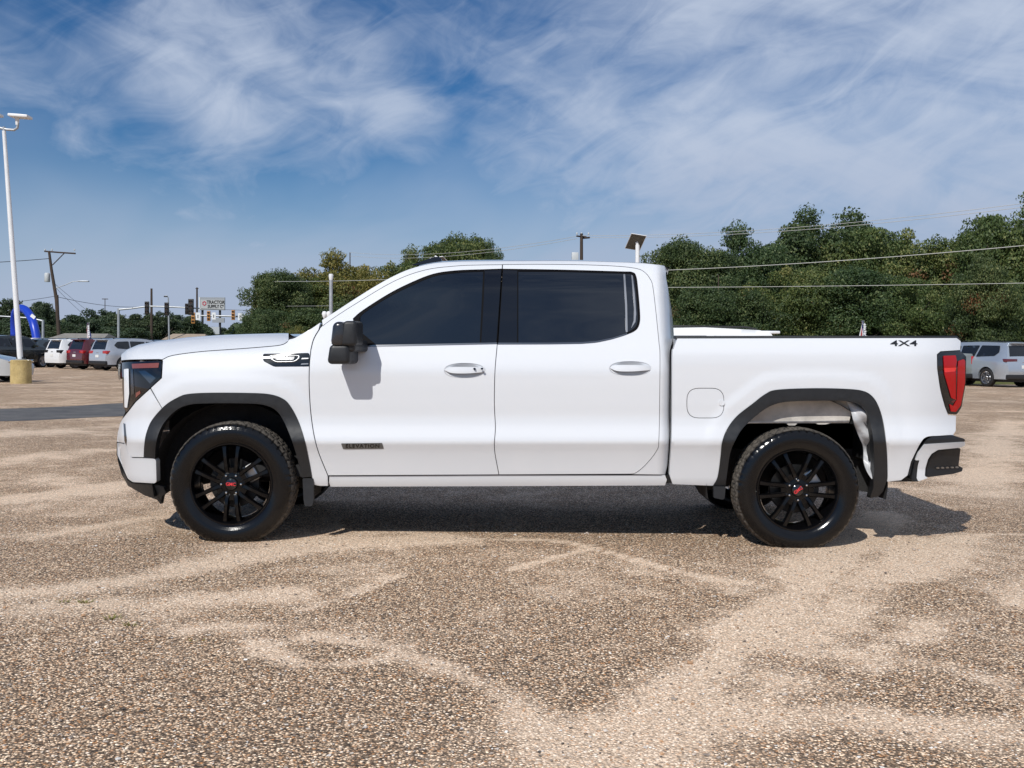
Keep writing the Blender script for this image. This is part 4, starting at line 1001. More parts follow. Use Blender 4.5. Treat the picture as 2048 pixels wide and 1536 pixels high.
def car_rim(m, ns=5):
    bm = bmesh.new(); V, Fc = lathe_data([(.245, .03), (.25, .015), (.235, .02), (.225, .10), (.0001, .12)], 30, 'Y'); vs = [bm.verts.new(v) for v in V]
    for f in Fc: bm.faces.new([vs[i] for i in f])
    for k in range(ns):
        a = 2 * math.pi * k / ns; bm_box(bm, (.03, .02, -.025), (.24, .06, .025), 0, 1, Matrix.Rotation(a, 4, 'Y'))
    V, Fc = lathe_data([(.0001, .015), (.05, .018), (.06, .03), (.06, .1)], 16, 'Y'); vs = [bm.verts.new(v) for v in V]
    for f in Fc: bm.faces.new([vs[i] for i in f])
    bmesh.ops.remove_doubles(bm, verts=bm.verts, dist=1e-5); bmesh.ops.recalc_face_normals(bm, faces=bm.faces)
    me = bpy.data.meshes.new('rim'); bm.to_mesh(me); bm.free(); me.materials.append(m); me.polygons.foreach_set('use_smooth', [True] * len(me.polygons)); me.set_sharp_from_angle(angle=R(35)); return me
RIM_A, RIM_B = car_rim(alloy), car_rim(dark_alloy, 7)
KINDS = {
    'suv': dict(L=4.95, W=1.96, wb=2.92, wr=.375, prof=[(-2.44, .36), (-2.475, .50), (-2.47, .72), (-2.44, .98), (-2.40, 1.10), (-2.24, 1.54), (-2.16, 1.68), (-1.95, 1.74), (-.9, 1.785), (.1, 1.755), (.5, 1.67), (.85, 1.46), (1.22, 1.18), (1.42, 1.12), (1.95, 1.07), (2.30, .98), (2.42, .84), (2.47, .62), (2.45, .38)],
                side=[[(.98, 1.20), (.52, 1.53), (.30, 1.60), (.02, 1.62), (.02, 1.17), (.95, 1.14)], [(-.06, 1.17), (-.06, 1.62), (-.96, 1.63), (-.96, 1.18)], [(-1.04, 1.19), (-1.04, 1.63), (-1.72, 1.60), (-1.95, 1.40), (-1.78, 1.24)]],
                rear=(1.16, 1.60, .66), front=(1.20, 1.62, .68), lamp=(.92, 1.10, .42), plate=.80, belt=1.08),
    'boxy': dict(L=5.35, W=2.06, wb=3.1, wr=.40, prof=[(-2.62, .42), (-2.66, .55), (-2.66, .78), (-2.62, 1.05), (-2.58, 1.20), (-2.47, 1.66), (-2.38, 1.84), (-2.2, 1.88), (-.9, 1.92), (.45, 1.90), (.75, 1.80), (1.02, 1.60), (1.32, 1.30), (1.5, 1.26), (2.3, 1.20), (2.58, 1.10), (2.66, .85), (2.66, .6), (2.62, .42)],
                side=[[(1.10, 1.34), (.74, 1.66), (.55, 1.74), (.15, 1.75), (.15, 1.28), (1.06, 1.28)], [(.05, 1.28), (.05, 1.76), (-.95, 1.77), (-.80, 1.28)], [(-.90, 1.28), (-1.06, 1.77), (-2.10, 1.75), (-2.16, 1.48), (-1.95, 1.32)]],
                rear=(1.30, 1.74, .74), front=(1.32, 1.76, .74), lamp=(1.06, 1.20, .60), plate=.86, belt=1.22),
    'sedan': dict(L=4.85, W=1.84, wb=2.82, wr=.335, prof=[(-2.38, .32), (-2.42, .5), (-2.41, .78), (-2.36, .98), (-2.20, 1.05), (-1.75, 1.09), (-1.25, 1.33), (-.9, 1.43), (-.2, 1.46), (.25, 1.41), (.75, 1.17), (1.08, .99), (1.9, .84), (2.25, .74), (2.40, .62), (2.42, .45), (2.38, .28)],
                side=[[(.80, 1.03), (.30, 1.31), (-.05, 1.36), (-.05, .98), (.78, .96)], [(-.12, .98), (-.12, 1.36), (-.85, 1.33), (-1.30, 1.13), (-1.22, 1.00)]],
                rear=(1.10, 1.36, .60), front=(1.02, 1.38, .62), lamp=(.82, .98, .5), plate=.72, belt=.95),
    'pickup': dict(L=5.85, W=2.03, wb=3.7, wr=.40, prof=[(-2.86, .55), (-2.90, .7), (-2.88, 1.30), (-2.84, 1.40), (-1.05, 1.41), (-1.02, 1.45), (-.94, 1.80), (-.8, 1.89), (0., 1.92), (.55, 1.88), (.85, 1.78), (1.15, 1.53), (1.42, 1.30), (2.3, 1.24), (2.72, 1.15), (2.86, .95), (2.88, .6), (2.84, .42)],
                side=[[(1.12, 1.40), (.80, 1.68), (.55, 1.76), (.25, 1.77), (.25, 1.33), (1.1, 1.33)], [(.15, 1.33), (.15, 1.77), (-.72, 1.76), (-.78, 1.33)]],
                rear=None, front=(1.36, 1.74, .72), lamp=(.95, 1.30, .20), plate=.68, belt=1.25)}
def car(name, kind, color, rear_at, heading, label, group=None, rim=None, rough=.25, metal=0., lamp_mat=None, cladding=True):
    """rear_at: ground point under the middle of the rear bumper; heading: direction the nose points, from +X"""
    K = KINDS[kind]; L, Wd = K['L'], K['W']; prof = np.array(K['prof'])
    fx, fy = math.cos(heading), math.sin(heading)
    root = empty(name, (rear_at[0] + fx * L / 2, rear_at[1] + fy * L / 2, 0), heading); tag(root, label, 'pickup' if kind == 'pickup' else 'sedan' if kind == 'sedan' else 'suv', group)
    pm = mat('car_paint_%02d' % len(MATS), color, rough, metal=metal, coat=1.0)
    zb = K['belt']
    def hw(x, z):
        h = Wd / 2 * (1 - .04 * np.clip((.75 - z) / .5, 0, 1)) - np.maximum(z - zb, 0) * .36 - .05 * sstep(z, zb - .1, zb + .02)
        return h * (1 - .16 * np.clip((np.abs(x) / (L / 2) - .80) / .2, 0, 1) ** 2)
    # outline with wheel openings
    low = .34 if kind != 'sedan' else .24; out = [tuple(p) for p in prof]; ra = K['wr'] + .06
    arcs = []
    for cx in (K['wb'] / 2 - .02, -K['wb'] / 2):
        a0 = math.asin(max(-1, min(1, (low - K['wr']) / ra)))
        arcs += [(cx + ra * math.cos(a), K['wr'] + ra * math.sin(a)) for a in np.linspace(a0, math.pi - a0, 13)]
    poly = np.array([(prof[-1][0], low)] + arcs + [(prof[0][0], low)] + out)
    ov, tri, n = fill2d(poly, .11)
    Y = hw(ov[:, 0], ov[:, 1]); V = np.r_[np.c_[ov[:, 0], -Y, ov[:, 1]], np.c_[ov[:, 0], Y, ov[:, 1]]]; m = len(ov)
    A = V[tri]; fl = np.cross(A[:, 1] - A[:, 0], A[:, 2] - A[:, 0])[:, 1] > 0; t1 = tri.copy(); t1[fl] = t1[fl][:, ::-1]
    faces = [tuple(t) for t in t1] + [tuple(t[::-1] + m) for t in t1]
    VV = [tuple(v) for v in V]; us = (-.6, 0., .6); base = len(VV)
    for i in range(n):                                   # shell across the width, slightly crowned
        x, z = ov[i]; h = Y[i]
        for u in us: VV.append((x, h * u, z + (.03 * (1 - u * u) if z > zb + .3 else .02 * (1 - u * u) if z > zb - .2 else 0)))
    for i in range(n):
        j = (i + 1) % n; ra_ = [i, base + 3 * i, base + 3 * i + 1, base + 3 * i + 2, m + i]; rb_ = [j, base + 3 * j, base + 3 * j + 1, base + 3 * j + 2, m + j]
        for k in range(4): faces.append((ra_[k], ra_[k + 1], rb_[k + 1], rb_[k]))
    bm = bmesh.new(); vs = [bm.verts.new(v) for v in VV]
    for f in faces:
        try: bm.faces.new([vs[i] for i in f])
        except ValueError: pass
    bmesh.ops.recalc_face_normals(bm, faces=bm.faces)
    bm_obj('body', bm, pm, root, True, auto=38)
    for w in K['side']:
        wv, wt_, _ = fill2d(rnd(np.array(w) * 100, 5, 3) / 100, .14)
        for s in (-1, 1):
            y = s * (hw(wv[:, 0], wv[:, 1]) + .016)
            f = [tuple(t) if s > 0 else tuple(t) for t in wt_]
            q = bmesh.new(); vs = [q.verts.new((a, b, c)) for a, b, c in zip(wv[:, 0], y, wv[:, 1])]
            for t in f:
                fc = q.faces.new([vs[i] for i in t]); fc.normal_update()
                if fc.normal.y * s < 0: fc.normal_flip()
            bm_obj('side_window', q, car_glass, root, True)
    def slope_x(z, rear):                                # outline x at height z, at the back or the front of the roof
        i = int(np.argmax(prof[:, 1])); seg = prof[:i + 1] if rear else prof[i:][::-1]
        return float(np.interp(z, seg[:, 1], seg[:, 0]))
    for key, sg, nm in (('rear', -1, 'rear_window'), ('front', 1, 'windscreen')):
        if K[key] is None: continue
        z0, z1, hwid = K[key]; V, Fc = [], []
        for z in np.linspace(z0, z1, 5):
            x = slope_x(z, sg < 0) + sg * .012
            for u in np.linspace(-1, 1, 7): V.append((x + (.0 if abs(u) < .9 else 0), u * (hwid - .12 * (z - z0)), z + .02 * (1 - u * u)))
        for i in range(4):
            for k in range(6):
                q = (i * 7 + k, i * 7 + k + 1, i * 7 + k + 8, i * 7 + k + 7); Fc.append(q if sg > 0 else q[::-1])
        mesh_obj(nm, V, Fc, car_glass, root, True)
    la, lb, lw = K['lamp']
    for s in (-1, 1):
        xa = slope_x((la + lb) / 2, True); h = float(hw(xa + .1, (la + lb) / 2))
        box('tail_lamp', (xa - .015, s * h + (.012 if s > 0 else -.012) - (lw if s > 0 else 0), la), (xa + .22, s * h + (.012 if s > 0 else -.012) + (0 if s > 0 else lw), lb), lamp_mat or car_red, root, .02)
        h2 = float(hw(2.2, .75)); xf = float(prof[:, 0].max())
        box('headlamp', (xf - .28, s * h2 - .28 if s > 0 else s * h2 - .02, .70 if kind == 'sedan' else .85), (xf - .06, s * h2 + .02 if s > 0 else s * h2 + .28, .80 if kind == 'sedan' else .98), car_chrome, root, .02)
    xr_ = float(prof[:, 0].min())
    box('licence_plate', (xr_ - .012, -.16, K['plate'] - .07), (xr_ + .02, .16, K['plate'] + .07), plate_m, root)
    if cladding: box('rear_bumper', (xr_ - .025, -Wd * .44, low), (xr_ + .25, Wd * .44, low + .20), car_black, root, .03)
    box('rear_badge', (slope_x(K['plate'] + .2, True) - .012, -.12, K['plate'] + .17), (slope_x(K['plate'] + .2, True) + .03, .12, K['plate'] + .21), car_chrome, root)
    box('underbody', (-L * .44, -Wd * .40, .22), (L * .44, Wd * .40, .42 if kind == 'sedan' else .55), car_black, root)
    s_ = K['wr'] / .365
    for cx in (K['wb'] / 2 - .02, -K['wb'] / 2):
        for s in (-1, 1):
            w = empty('wheel', (cx, s * (Wd / 2 - .015), K['wr']), 0 if s < 0 else math.pi, root); w.scale = (s_, s_, s_)
            link('tyre', CW_TYRE, w); link('rim', rim or RIM_A, w)
    for s in (-1, 1):
        if kind != 'pickup': box('door_mirror', (.82 if kind != 'sedan' else .62, s * Wd / 2 - .1 if s > 0 else s * Wd / 2 - .14, zb + .04), (1.0 if kind != 'sedan' else .78, s * Wd / 2 + .14 if s > 0 else s * Wd / 2 + .1, zb + .20), pm, root, .04)
        if kind in ('suv', 'boxy'): tube('roof_rail', [(-1.9, s * .62, 1.76 if kind == 'suv' else 1.90), (-1.7, s * .62, 1.80 if kind == 'suv' else 1.95), (.1, s * .62, 1.81 if kind == 'suv' else 1.97), (.35, s * .62, 1.75 if kind == 'suv' else 1.93)], .018, car_black, root, 6)
    if kind in ('suv', 'boxy'): box('rear_spoiler', (-2.36 if kind == 'suv' else -2.56, -.6, 1.68 if kind == 'suv' else 1.84), (-2.0, .6, 1.735 if kind == 'suv' else 1.89), pm, root, .02)
    return root
def gnd(px, d):
    p = W(px, 700, d); return (p.x, p.y)
ROW = R(52); GRP = 'vehicles parked in the row behind the truck nose'
car('parked_suv', 'suv', (.40, .44, .50), gnd(194, 56.5), ROW, 'silver suv parked nearest to the truck hood, dark red tail lamps', GRP, metal=.3, rough=.3)
car('parked_suv', 'suv', (.085, .008, .012), gnd(148, 58.6), ROW, 'dark red suv between the white suv and the silver suv', GRP, rim=RIM_B)
car('parked_suv', 'suv', (.78, .79, .80), gnd(103, 60.8), ROW, 'white suv parked beside the dark red suv', GRP, lamp_mat=car_black, cladding=False)
car('parked_suv', 'suv', (.035, .05, .065), gnd(56, 64.5), ROW, 'dark slate blue suv parked left of the white suv', GRP, rim=RIM_B)
car('parked_suv', 'boxy', (.012, .016, .014), gnd(-52, 60), R(70), 'black suv cut off by the edge, red tail lamp, beyond the silver sedan', GRP)
car('parked_suv', 'suv', (.02, .03, .07), gnd(278, 66), ROW, 'dark navy suv half hidden behind the silver suv and truck hood', GRP)
car('parked_pickup', 'pickup', (.70, .71, .72), gnd(150, 76), R(170), 'white pickup cab showing above the dark red suv', GRP)
car('parked_pickup', 'pickup', (.03, .035, .04), gnd(70, 84), R(168), 'dark pickup showing above the slate blue suv roof', GRP)
c = gnd(-190, 37.2); car('parked_sedan', 'sedan', (.50, .52, .53), (c[0] - .62, c[1]), R(4), 'silver sedan nose showing behind the yellow lamp base', 'vehicles at the lot edges', metal=.2)
car('parked_suv', 'boxy', (.44, .49, .55), gnd(2052, 43.2), R(108), 'pale silver suv parked on the grass beyond the red tail lamp', 'vehicles at the lot edges', metal=.55, lamp_mat=mat('car_dark_red_lamp', (.10, .01, .02), .15, coat=1.))
car('parked_pickup', 'pickup', (.23, .26, .26), gnd(1912, 44.6), R(97), 'grey pickup tail beside the pale silver suv, mostly hidden', 'vehicles at the lot edges', metal=.3)
w_ = car('parked_suv', 'suv', (.78, .79, .79), (5.20, 13.4), R(180), 'white suv whose roof shows above the truck bed rail', 'vehicles at the lot edges')

# ------------------------------------------------------------------ lamps, poles, signals, signs
pole_white = mat('white_painted_steel', (.74, .75, .76), .4, var=.06, vscale=3); galv = mat('galvanised_steel', (.42, .44, .46), .45, metal=.5, var=.1, vscale=4)
wood = mat('weathered_pole_wood', (.055, .038, .028), .9, var=.35, vscale=3, bump=.5, bscale=30); yellow_con = noise_mat('yellow_painted_concrete', [(.25, (.30, .22, .10)), (.5, (.50, .38, .17)), (.8, (.58, .46, .24))], 2.2, bscale=35)
dark_metal = mat('dark_metal', (.02, .02, .022), .5); ins_m = mat('transformer_grey', (.50, .52, .53), .45)
def pole_seg(name, pts, r, m, parent, n=12): return tube(name, pts, r, m, parent, n)
# tall lot lamp with yellow base
b = G(42, 767); lp = empty('lot_lamp', b); tag(lp, 'tall white lot lamp on yellow concrete base beside parked cars', 'lamp post')
lathe('concrete_base', [(.0001, .82), (.31, .82), (.335, .80), (.34, .70), (.342, 0), (.34, -.05)], yellow_con, lp, 28, 'Z')
top = W(8, 262, b.y + CAM_D) - b; bt = Vector((-.02, 0, .80))
pole_seg('pole', [bt, bt.lerp(top, .5), top], [.095, .085, .062], pole_white, lp)
lathe('base_plate', [(.0001, .86), (.17, .86), (.17, .82)], galv, lp, 16, 'Z')
for k in range(4): tube('anchor_bolt', [(.14 * math.cos(k * 1.57 + .8), .14 * math.sin(k * 1.57 + .8), .82), (.14 * math.cos(k * 1.57 + .8), .14 * math.sin(k * 1.57 + .8), .92)], .018, dark_metal, lp, 6)
def wp(px, py): return W(px, py, b.y + CAM_D) - b
pole_seg('arm', [wp(-16, 250), wp(0, 256), wp(14, 259), wp(28, 260), wp(34.5, 256), wp(36, 246)], .045, galv, lp, 10)
pole_seg('bracket', [top, top + Vector((0, 0, .14))], .05, galv, lp, 10)
for (xc, yc) in ((36, 234), (-22, 230)):
    c0 = wp(xc - 1.5, yc + 9)
    pole_seg('fitter', [c0 + Vector((0, 0, -.12)), c0 + Vector((0, 0, .13))], [.055, .075], pole_white, lp, 10)
    box('light_head', (-.26, -.22, -.05), (.42, .22, .05), pole_white, lp, .03, 2, Matrix.Translation(c0 + Vector((.02, 0, .18))) @ Matrix.Rotation(R(4), 4, 'Y'))
# leaning utility pole with transformer and street light
D = 103; b = G(119, 720); b = W(119, 700, D); b.z = 0; up = empty('utility_pole', b); tag(up, 'leaning wooden utility pole with transformer and crossarm at far end of lot', 'utility pole')
q = lambda px, py, d=D: W(px, py, d) - b
pole_seg('pole', [Vector((.1, 0, 0)), q(113, 600), q(103, 540), q(98, 502)], [.20, .17, .14, .12], wood, up, 10)
pole_seg('crossarm', [q(89, 502.5), q(120, 505), q(151, 507)], .085, wood, up, 6); pole_seg('brace', [q(105, 530), q(128, 507)], .05, wood, up, 6)
pole_seg('stub_pole', [q(118, 680) * 1, q(114, 590)], .15, wood, up, 8)
tr = q(94.5, 555); lathe('transformer', [(.0001, .46), (.18, .46), (.25, .40), (.27, .36), (.27, -.40), (.24, -.44), (.0001, -.44)], ins_m, up, 18, 'Z', loc=tr)
pole_seg('street_light_arm', [q(110, 577), q(130, 570), q(146, 563), q(162, 562.5)], .04, galv, up, 8); box('street_light_head', (-.55, -.15, -.06), (.55, .15, .06), galv, up, .04, 2, Matrix.Translation(q(167, 562.5)))
for px_ in (90, 104, 149): lathe('insulator', [(.0001, .22), (.05, .2), (.09, .12), (.05, .08), (.05, 0)], ins_m, up, 8, 'Z', loc=q(px_, 502))
def wood_pole(px, top_py, d, label, arm=None, r=.16):
    b_ = W(px, 700, d); b_.z = 0; t = W(px, top_py, d) - b_; o = empty('utility_pole', b_); tag(o, label, 'utility pole', 'utility poles')
    pole_seg('pole', [Vector((0, 0, 0)), t * .5, t], [r, r * .85, r * .65], wood, o, 8)
    if arm:
        for dz, sx, k in arm:
            s = d / F; pole_seg('crossarm', [t + Vector((-sx * s, -.3 * k, -dz * s)), t + Vector((sx * s, .3 * k, -dz * s))], .07, wood, o, 6)
    return o, t, b_
tag(up, group='utility poles')
wood_pole(303, 577, 154, 'bare wooden pole in front of the traffic signals', None, .24)
wood_pole(394, 575, 176, 'thin wooden pole rising left of the store sign', [(2, 3, 0)], .22)
wood_pole(210, 597, 170, 'short thin pole with small crossarm above the left tree line', [(1, 6, 0)], .09)
wood_pole(700, 505, 130, 'thin pole standing above the ochre tree', None, .10)
o, t, b_ = wood_pole(1163, 467, 85, 'brown wooden pole with two short crossarms above the cab roof', [(6, 10, 1)], .19)
s = 85 / F; tube('crossarm', [t + Vector((2 * s, .5, -8 * s)), t + Vector((15 * s, -.4, -9 * s))], .08, wood, o, 6)
box('transformer', (-.28, -.25, -.55), (.28, .25, .45), ins_m, o, .05, 2, Matrix.Translation(W(1150, 516, 85) - b_))
for dx_ in (-9, 0, 14): lathe('insulator', [(.0001, .25), (.05, .22), (.08, .12), (.04, .08), (.04, 0)], ins_m, o, 8, 'Z', loc=t + Vector((dx_ * s, 0, -.15)))
wood_pole(1437, 550, 66, 'slim pole against the oaks behind the cab', None, .05)
# solar lamps
def solar(px, top_py, d, pan, label, tilt):
    b_ = W(px, 700, d); b_.z = 0; t = W(px, top_py, d) - b_; o = empty('solar_lamp', b_); tag(o, label, 'solar lamp', 'solar lamps')
    pole_seg('pole', [Vector((0, 0, 0)), t], [.10, .085], pole_white, o, 12)
    M = Matrix.Translation(t + Vector((-.08, 0, .12))) @ Matrix.Rotation(tilt, 4, 'X') @ Matrix.Rotation(R(pan), 4, 'Z')
    box('solar_panel', (-.30, -.42, -.02), (.30, .42, .02), mat('solar_panel_back', (.085, .085, .075), .6), o, 0, 1, M); box('panel_frame', (-.32, -.44, -.012), (.32, .44, .012), pole_white, o, 0, 1, M)
    pole_seg('bracket', [t, t + Vector((-.04, 0, .12))], .06, pole_white, o, 8); return o
solar(1275, 490, 42, 12, 'white solar lamp with tilted dark panel above the cab roof', R(-38))
o = solar(884, 528, 46, -20, 'solar lamp with its panel edge showing above the windscreen', R(-20))
box('light_head', (-.26, -.10, -.045), (.26, .10, .045), pole_white, o, .03, 2, Matrix.Translation(W(880, 518, 46) - o.location) @ Matrix.Rotation(R(27), 4, 'Y'))
b_ = W(662, 700, 50); b_.z = 0; o = empty('lamp_post', b_); tag(o, 'white lamp post with rounded cap beside the windscreen pillar', 'lamp post')
t = W(662, 560, 50) - b_; pole_seg('pole', [Vector((0, 0, 0)), t], [.10, .085], galv, o, 12)
lathe('cap', [(.0001, .30), (.10, .29), (.115, .22), (.10, .08), (.085, 0)], pole_white, o, 14, 'Z', loc=t)
for dx_ in (-13, -4):
    lathe('floodlight', [(.0001, .14), (.09, .12), (.13, .02), (.09, -.14), (.02, -.26)], pole_white, o, 12, 'Z', loc=W(662 + dx_, 628, 50) - b_)
tube('floodlight_arm', [W(648, 630, 50) - b_, W(662, 636, 50) - b_], .03, pole_white, o, 6)
# traffic signals on mast arms
sig_y = mat('signal_yellow', (.42, .20, .06), .5); sig_k = mat('signal_black', (.012, .012, .013), .5); lens_m = mat('signal_lens', (.05, .03, .02), .2)
def mast(px, base_py, top_py, pts, d, label, r=.16):
    b_ = W(px, 700, d); b_.z = 0; o = empty('signal_mast', b_); tag(o, label, 'signal mast', 'signal masts')
    pole_seg('pole', [Vector((0, 0, 0)), W(px, top_py, d) - b_], [r * 1.2, r], galv, o, 10)
    pole_seg('mast_arm', [W(x, y, d) - b_ for x, y in pts], [r * .9] + [r * .7] * (len(pts) - 2) + [r * .5], galv, o, 8); return o
mast(237, 680, 617, [(237, 619), (262, 617), (294, 612.5), (340, 613.5), (402, 617)], 140, 'grey mast arm reaching over the road from above the silver suv')
mast(540, 664, 637, [(541, 638), (500, 634), (450, 632), (384, 631)], 165, 'pale mast arm reaching from the oaks toward the store sign', .2)
mast(86, 680, 640, [(86, 642), (60, 636), (-40, 630)], 110, 'grey mast arm crossing behind the blue arch', .13)
def signal(px, py, d, m, label, h=26):
    s = d / F; c = W(px, py, d); o = empty('traffic_signal', c); tag(o, label, 'traffic signal', 'traffic signals')
    H = h * s / 2; w = H * .33; box('housing', (-w, -.14, -H), (w, .14, H), m, o, .04)
    for k in (-1, 0, 1):
        lathe('lens', [(.0001, -.155), (w * .62, -.15), (w * .66, -.13)], lens_m, o, 12, 'Y', loc=(0, 0, k * H * .62)); tube('visor', [(-w * .7, -.14, k * H * .62), (-w * .5, -.3, k * H * .62 + w * .5), (0, -.34, k * H * .62 + w * .75), (w * .5, -.3, k * H * .62 + w * .5), (w * .7, -.14, k * H * .62)], .05, m, o, 6)
    return o
signal(294, 616, 139, sig_k, 'black traffic signal nearest to the bare wooden pole'); signal(333.5, 618, 139, sig_k, 'black traffic signal between the two poles on the mast arm'); signal(382, 614, 139, sig_k, 'tall black traffic signal left of the store sign', 32)
signal(374, 618, 139.5, sig_k, 'black traffic signal at the far end of the mast arm', 22)
signal(386.5, 636, 164, sig_y, 'amber traffic signal lowest, left of the white road signs', 22); signal(417.5, 632, 164, sig_y, 'amber traffic signal under the store sign', 20); signal(466.5, 630, 164, sig_y, 'amber traffic signal at the right of the store sign', 20)
sign_w = mat('white_sign_face', (.74, .75, .75), .45); sign_g = mat('grey_sign_face', (.30, .32, .34), .5); sign_k = mat('dark_sign_steel', (.03, .03, .032), .5)
def road_sign(px, py, w, h, d, label):
    s = d / F; c = W(px, py, d); o = empty('road_sign', c); tag(o, label, 'road sign', 'white road signs on the mast arm')
    box('sign_face', (-w * s / 2, -.03, -h * s / 2), (w * s / 2, .03, h * s / 2), sign_w, o); box('symbol', (-w * s * .10, -.04, -h * s * .25), (w * s * .10, -.032, h * s * .2), sign_k, o); box('bracket', (-.06, .03, -h * s * .3), (.06, .12, h * s * .4), galv, o)
road_sign(396, 632.5, 9, 15, 163.8, 'white road sign on the mast arm beside the lowest amber signal'); road_sign(427.5, 632, 8, 14, 163.8, 'white road sign on the mast arm beside the middle amber signal'); road_sign(480, 633.5, 8, 14, 163.8, 'white road sign on the mast arm beside the last amber signal')
# roadside store sign
d = 190; s = d / F; b_ = W(424, 700, d); b_.z = 0; o = empty('store_sign', b_); tag(o, 'large grey store sign board with black lettering on two posts', 'sign')
for px_ in (405, 440): pole_seg('post', [W(px_, 700, d + .4) - b_ - Vector((0, 0, 1.2)), W(px_, 600, d + .4) - b_], .22, sign_k, o, 8)
def board(nm, x0, y0, x1, y1, m, dd=0., th=.18, parent=None):
    A, B = W(x0, y1, d + dd) - b_, W(x1, y0, d + dd) - b_; return box(nm, (A.x, A.y - th, A.z), (B.x, A.y + th, B.z), m, parent or o)
board('sign_board', 399, 595, 450, 620, sign_g); board('board_face', 402, 600, 449, 618.5, mat('sign_face_pale', (.42, .43, .43), .5), 0, .22); board('lower_board', 425, 636, 449, 645, sign_g); board('readerboard', 411, 654, 439, 668, mat('readerboard', (.45, .48, .50), .5)); board('board_edge', 398.6, 594.5, 400.2, 620.5, sign_w, 0, .2)
for txt, cx, cy, sz, m_ in (('TRACTOR', 432, 604.8, 9.4, sign_k), ('SUPPLY Cº', 432, 613.2, 8.4, sign_k)):
    V, Fc = text_mesh(txt, sz * s, .02, .02); c = W(cx, cy, d) - b_
    mesh_obj('lettering', np.c_[V[:, 0] * .82 + c.x, c.y - .25 - V[:, 2], V[:, 1] + c.z], Fc, m_, o, False)
c = W(409.5, 607, d) - b_; V, Fc = [], []
for rr in (4.4, 2.6):
    for k in range(6): a = R(60 * k + 30); V.append((c.x + rr * s * math.cos(a), c.y - .26, c.z + rr * s * 1.1 * math.sin(a)))
mesh_obj('sign_emblem', V, [(k, (k + 1) % 6, 6 + (k + 1) % 6, 6 + k) for k in range(6)], mat('sign_red', (.42, .02, .05), .5), o, False)
# small lamp standing by the signals, thin lamp post
b_ = W(339, 700, 150); b_.z = 0; o = empty('street_lamp', b_); tag(o, 'pale street lamp with small curved head among the signals', 'street lamp')
pole_seg('pole', [Vector((0, 0, 0)), W(336.5, 595, 150) - b_], [.16, .1], galv, o, 8); pole_seg('lamp_arm', [W(336.5, 597, 150) - b_, W(335, 592, 150) - b_, W(331, 591, 150) - b_], .07, galv, o, 6); box('lamp_head', (-.30, -.15, -.12), (.25, .15, .06), sign_k, o, .05, 2, Matrix.Translation(W(332, 592.5, 150) - b_))
# blue inflatable arch
blue = mat('blue_inflatable_fabric', (.010, .045, .42), .35, bump=.2, bscale=3); d = 78
b_ = W(60, 700, d); b_.z = 0; pts = [(30, 690, 4), (29, 655, 4), (30, 630, 3.6), (36, 619, 3), (44, 617, 2.2), (54, 623, 1.4), (63, 637, .8), (69, 655, .3), (75, 686, 0)]
ar = empty('inflatable_arch', b_); tag(ar, 'bright blue inflatable arch behind the lamp post', 'inflatable arch')
P = cr(pts, 5); tube('arch_tube', [W(x, y, d + e) - b_ for x, y, e in P] + [Vector((W(76, 690, d).x - b_.x, 0, 0))], .31, blue, ar, 14)
for (px_, py_) in ((66, 633),): box('white_panel', (-.18, -.03, -.12), (.18, .03, .12), sign_w, ar, 0, 1, Matrix.Translation(W(px_, py_, d - .32) - b_) @ Matrix.Rotation(R(38), 4, 'Y'))
# feather flags with stars and stripes
fw, fr, fb = mat('flag_white', (.68, .68, .70), .8), mat('flag_red', (.45, .05, .06), .8), mat('flag_blue', (.03, .06, .28), .8)
def flag(px, y0, y1, d, wpx, label):
    b_ = W(px, 700, d); b_.z = 0; o = empty('feather_flag', b_); tag(o, label, 'flag', 'feather flags'); s = d / F
    z0, z1 = (W(px, y1, d) - b_).z, (W(px, y0, d) - b_).z; H = z1 - z0; Wm = wpx * s
    tube('mast', [(0, 0, 0), (0, 0, z0), (.02, 0, z1)], [.03, .025, .012], galv, o, 6)
    def wid(t): return Wm * (1 - t) ** .55 * (.75 + .25 * math.sin(t * 7))
    for k in range(6):
        u0, u1 = k / 6, (k + 1) / 6; V, Fc = [], []
        for i, t in enumerate(np.linspace(0, .97, 12)):
            for u in (u0, u1): V.append((-.5 * Wm + wid(t) * u + .25 * Wm * t, .10 * math.sin(u * 5 + t * 6), z0 + H * t))
        for i in range(11): Fc.append((2 * i, 2 * i + 1, 2 * i + 3, 2 * i + 2))
        mesh_obj('stripe', V, Fc, (fr if k in (1,) else fb if k in (3, 5) else fw), o, True)
    for k in range(7):
        t = .12 + .11 * k; a = [(.045 * (1 if j % 2 else 2.2) * math.cos(R(36 * j + 90)), 0, .045 * (1 if j % 2 else 2.2) * math.sin(R(36 * j + 90))) for j in range(10)]
        mesh_obj('star', [(0, 0, 0)] + a, [(0, 1 + j, 1 + (j + 1) % 10) for j in range(10)], fw, o, False, (wid(t) * (.1 + .12 * (k % 2)), -.14, z0 + H * t))
flag(178, 644, 682, 72, 11, 'stars and stripes feather flag behind the silver suv')
flag(1726, 640, 682, 58, 16, 'stars and stripes flag showing above the truck bed rail')
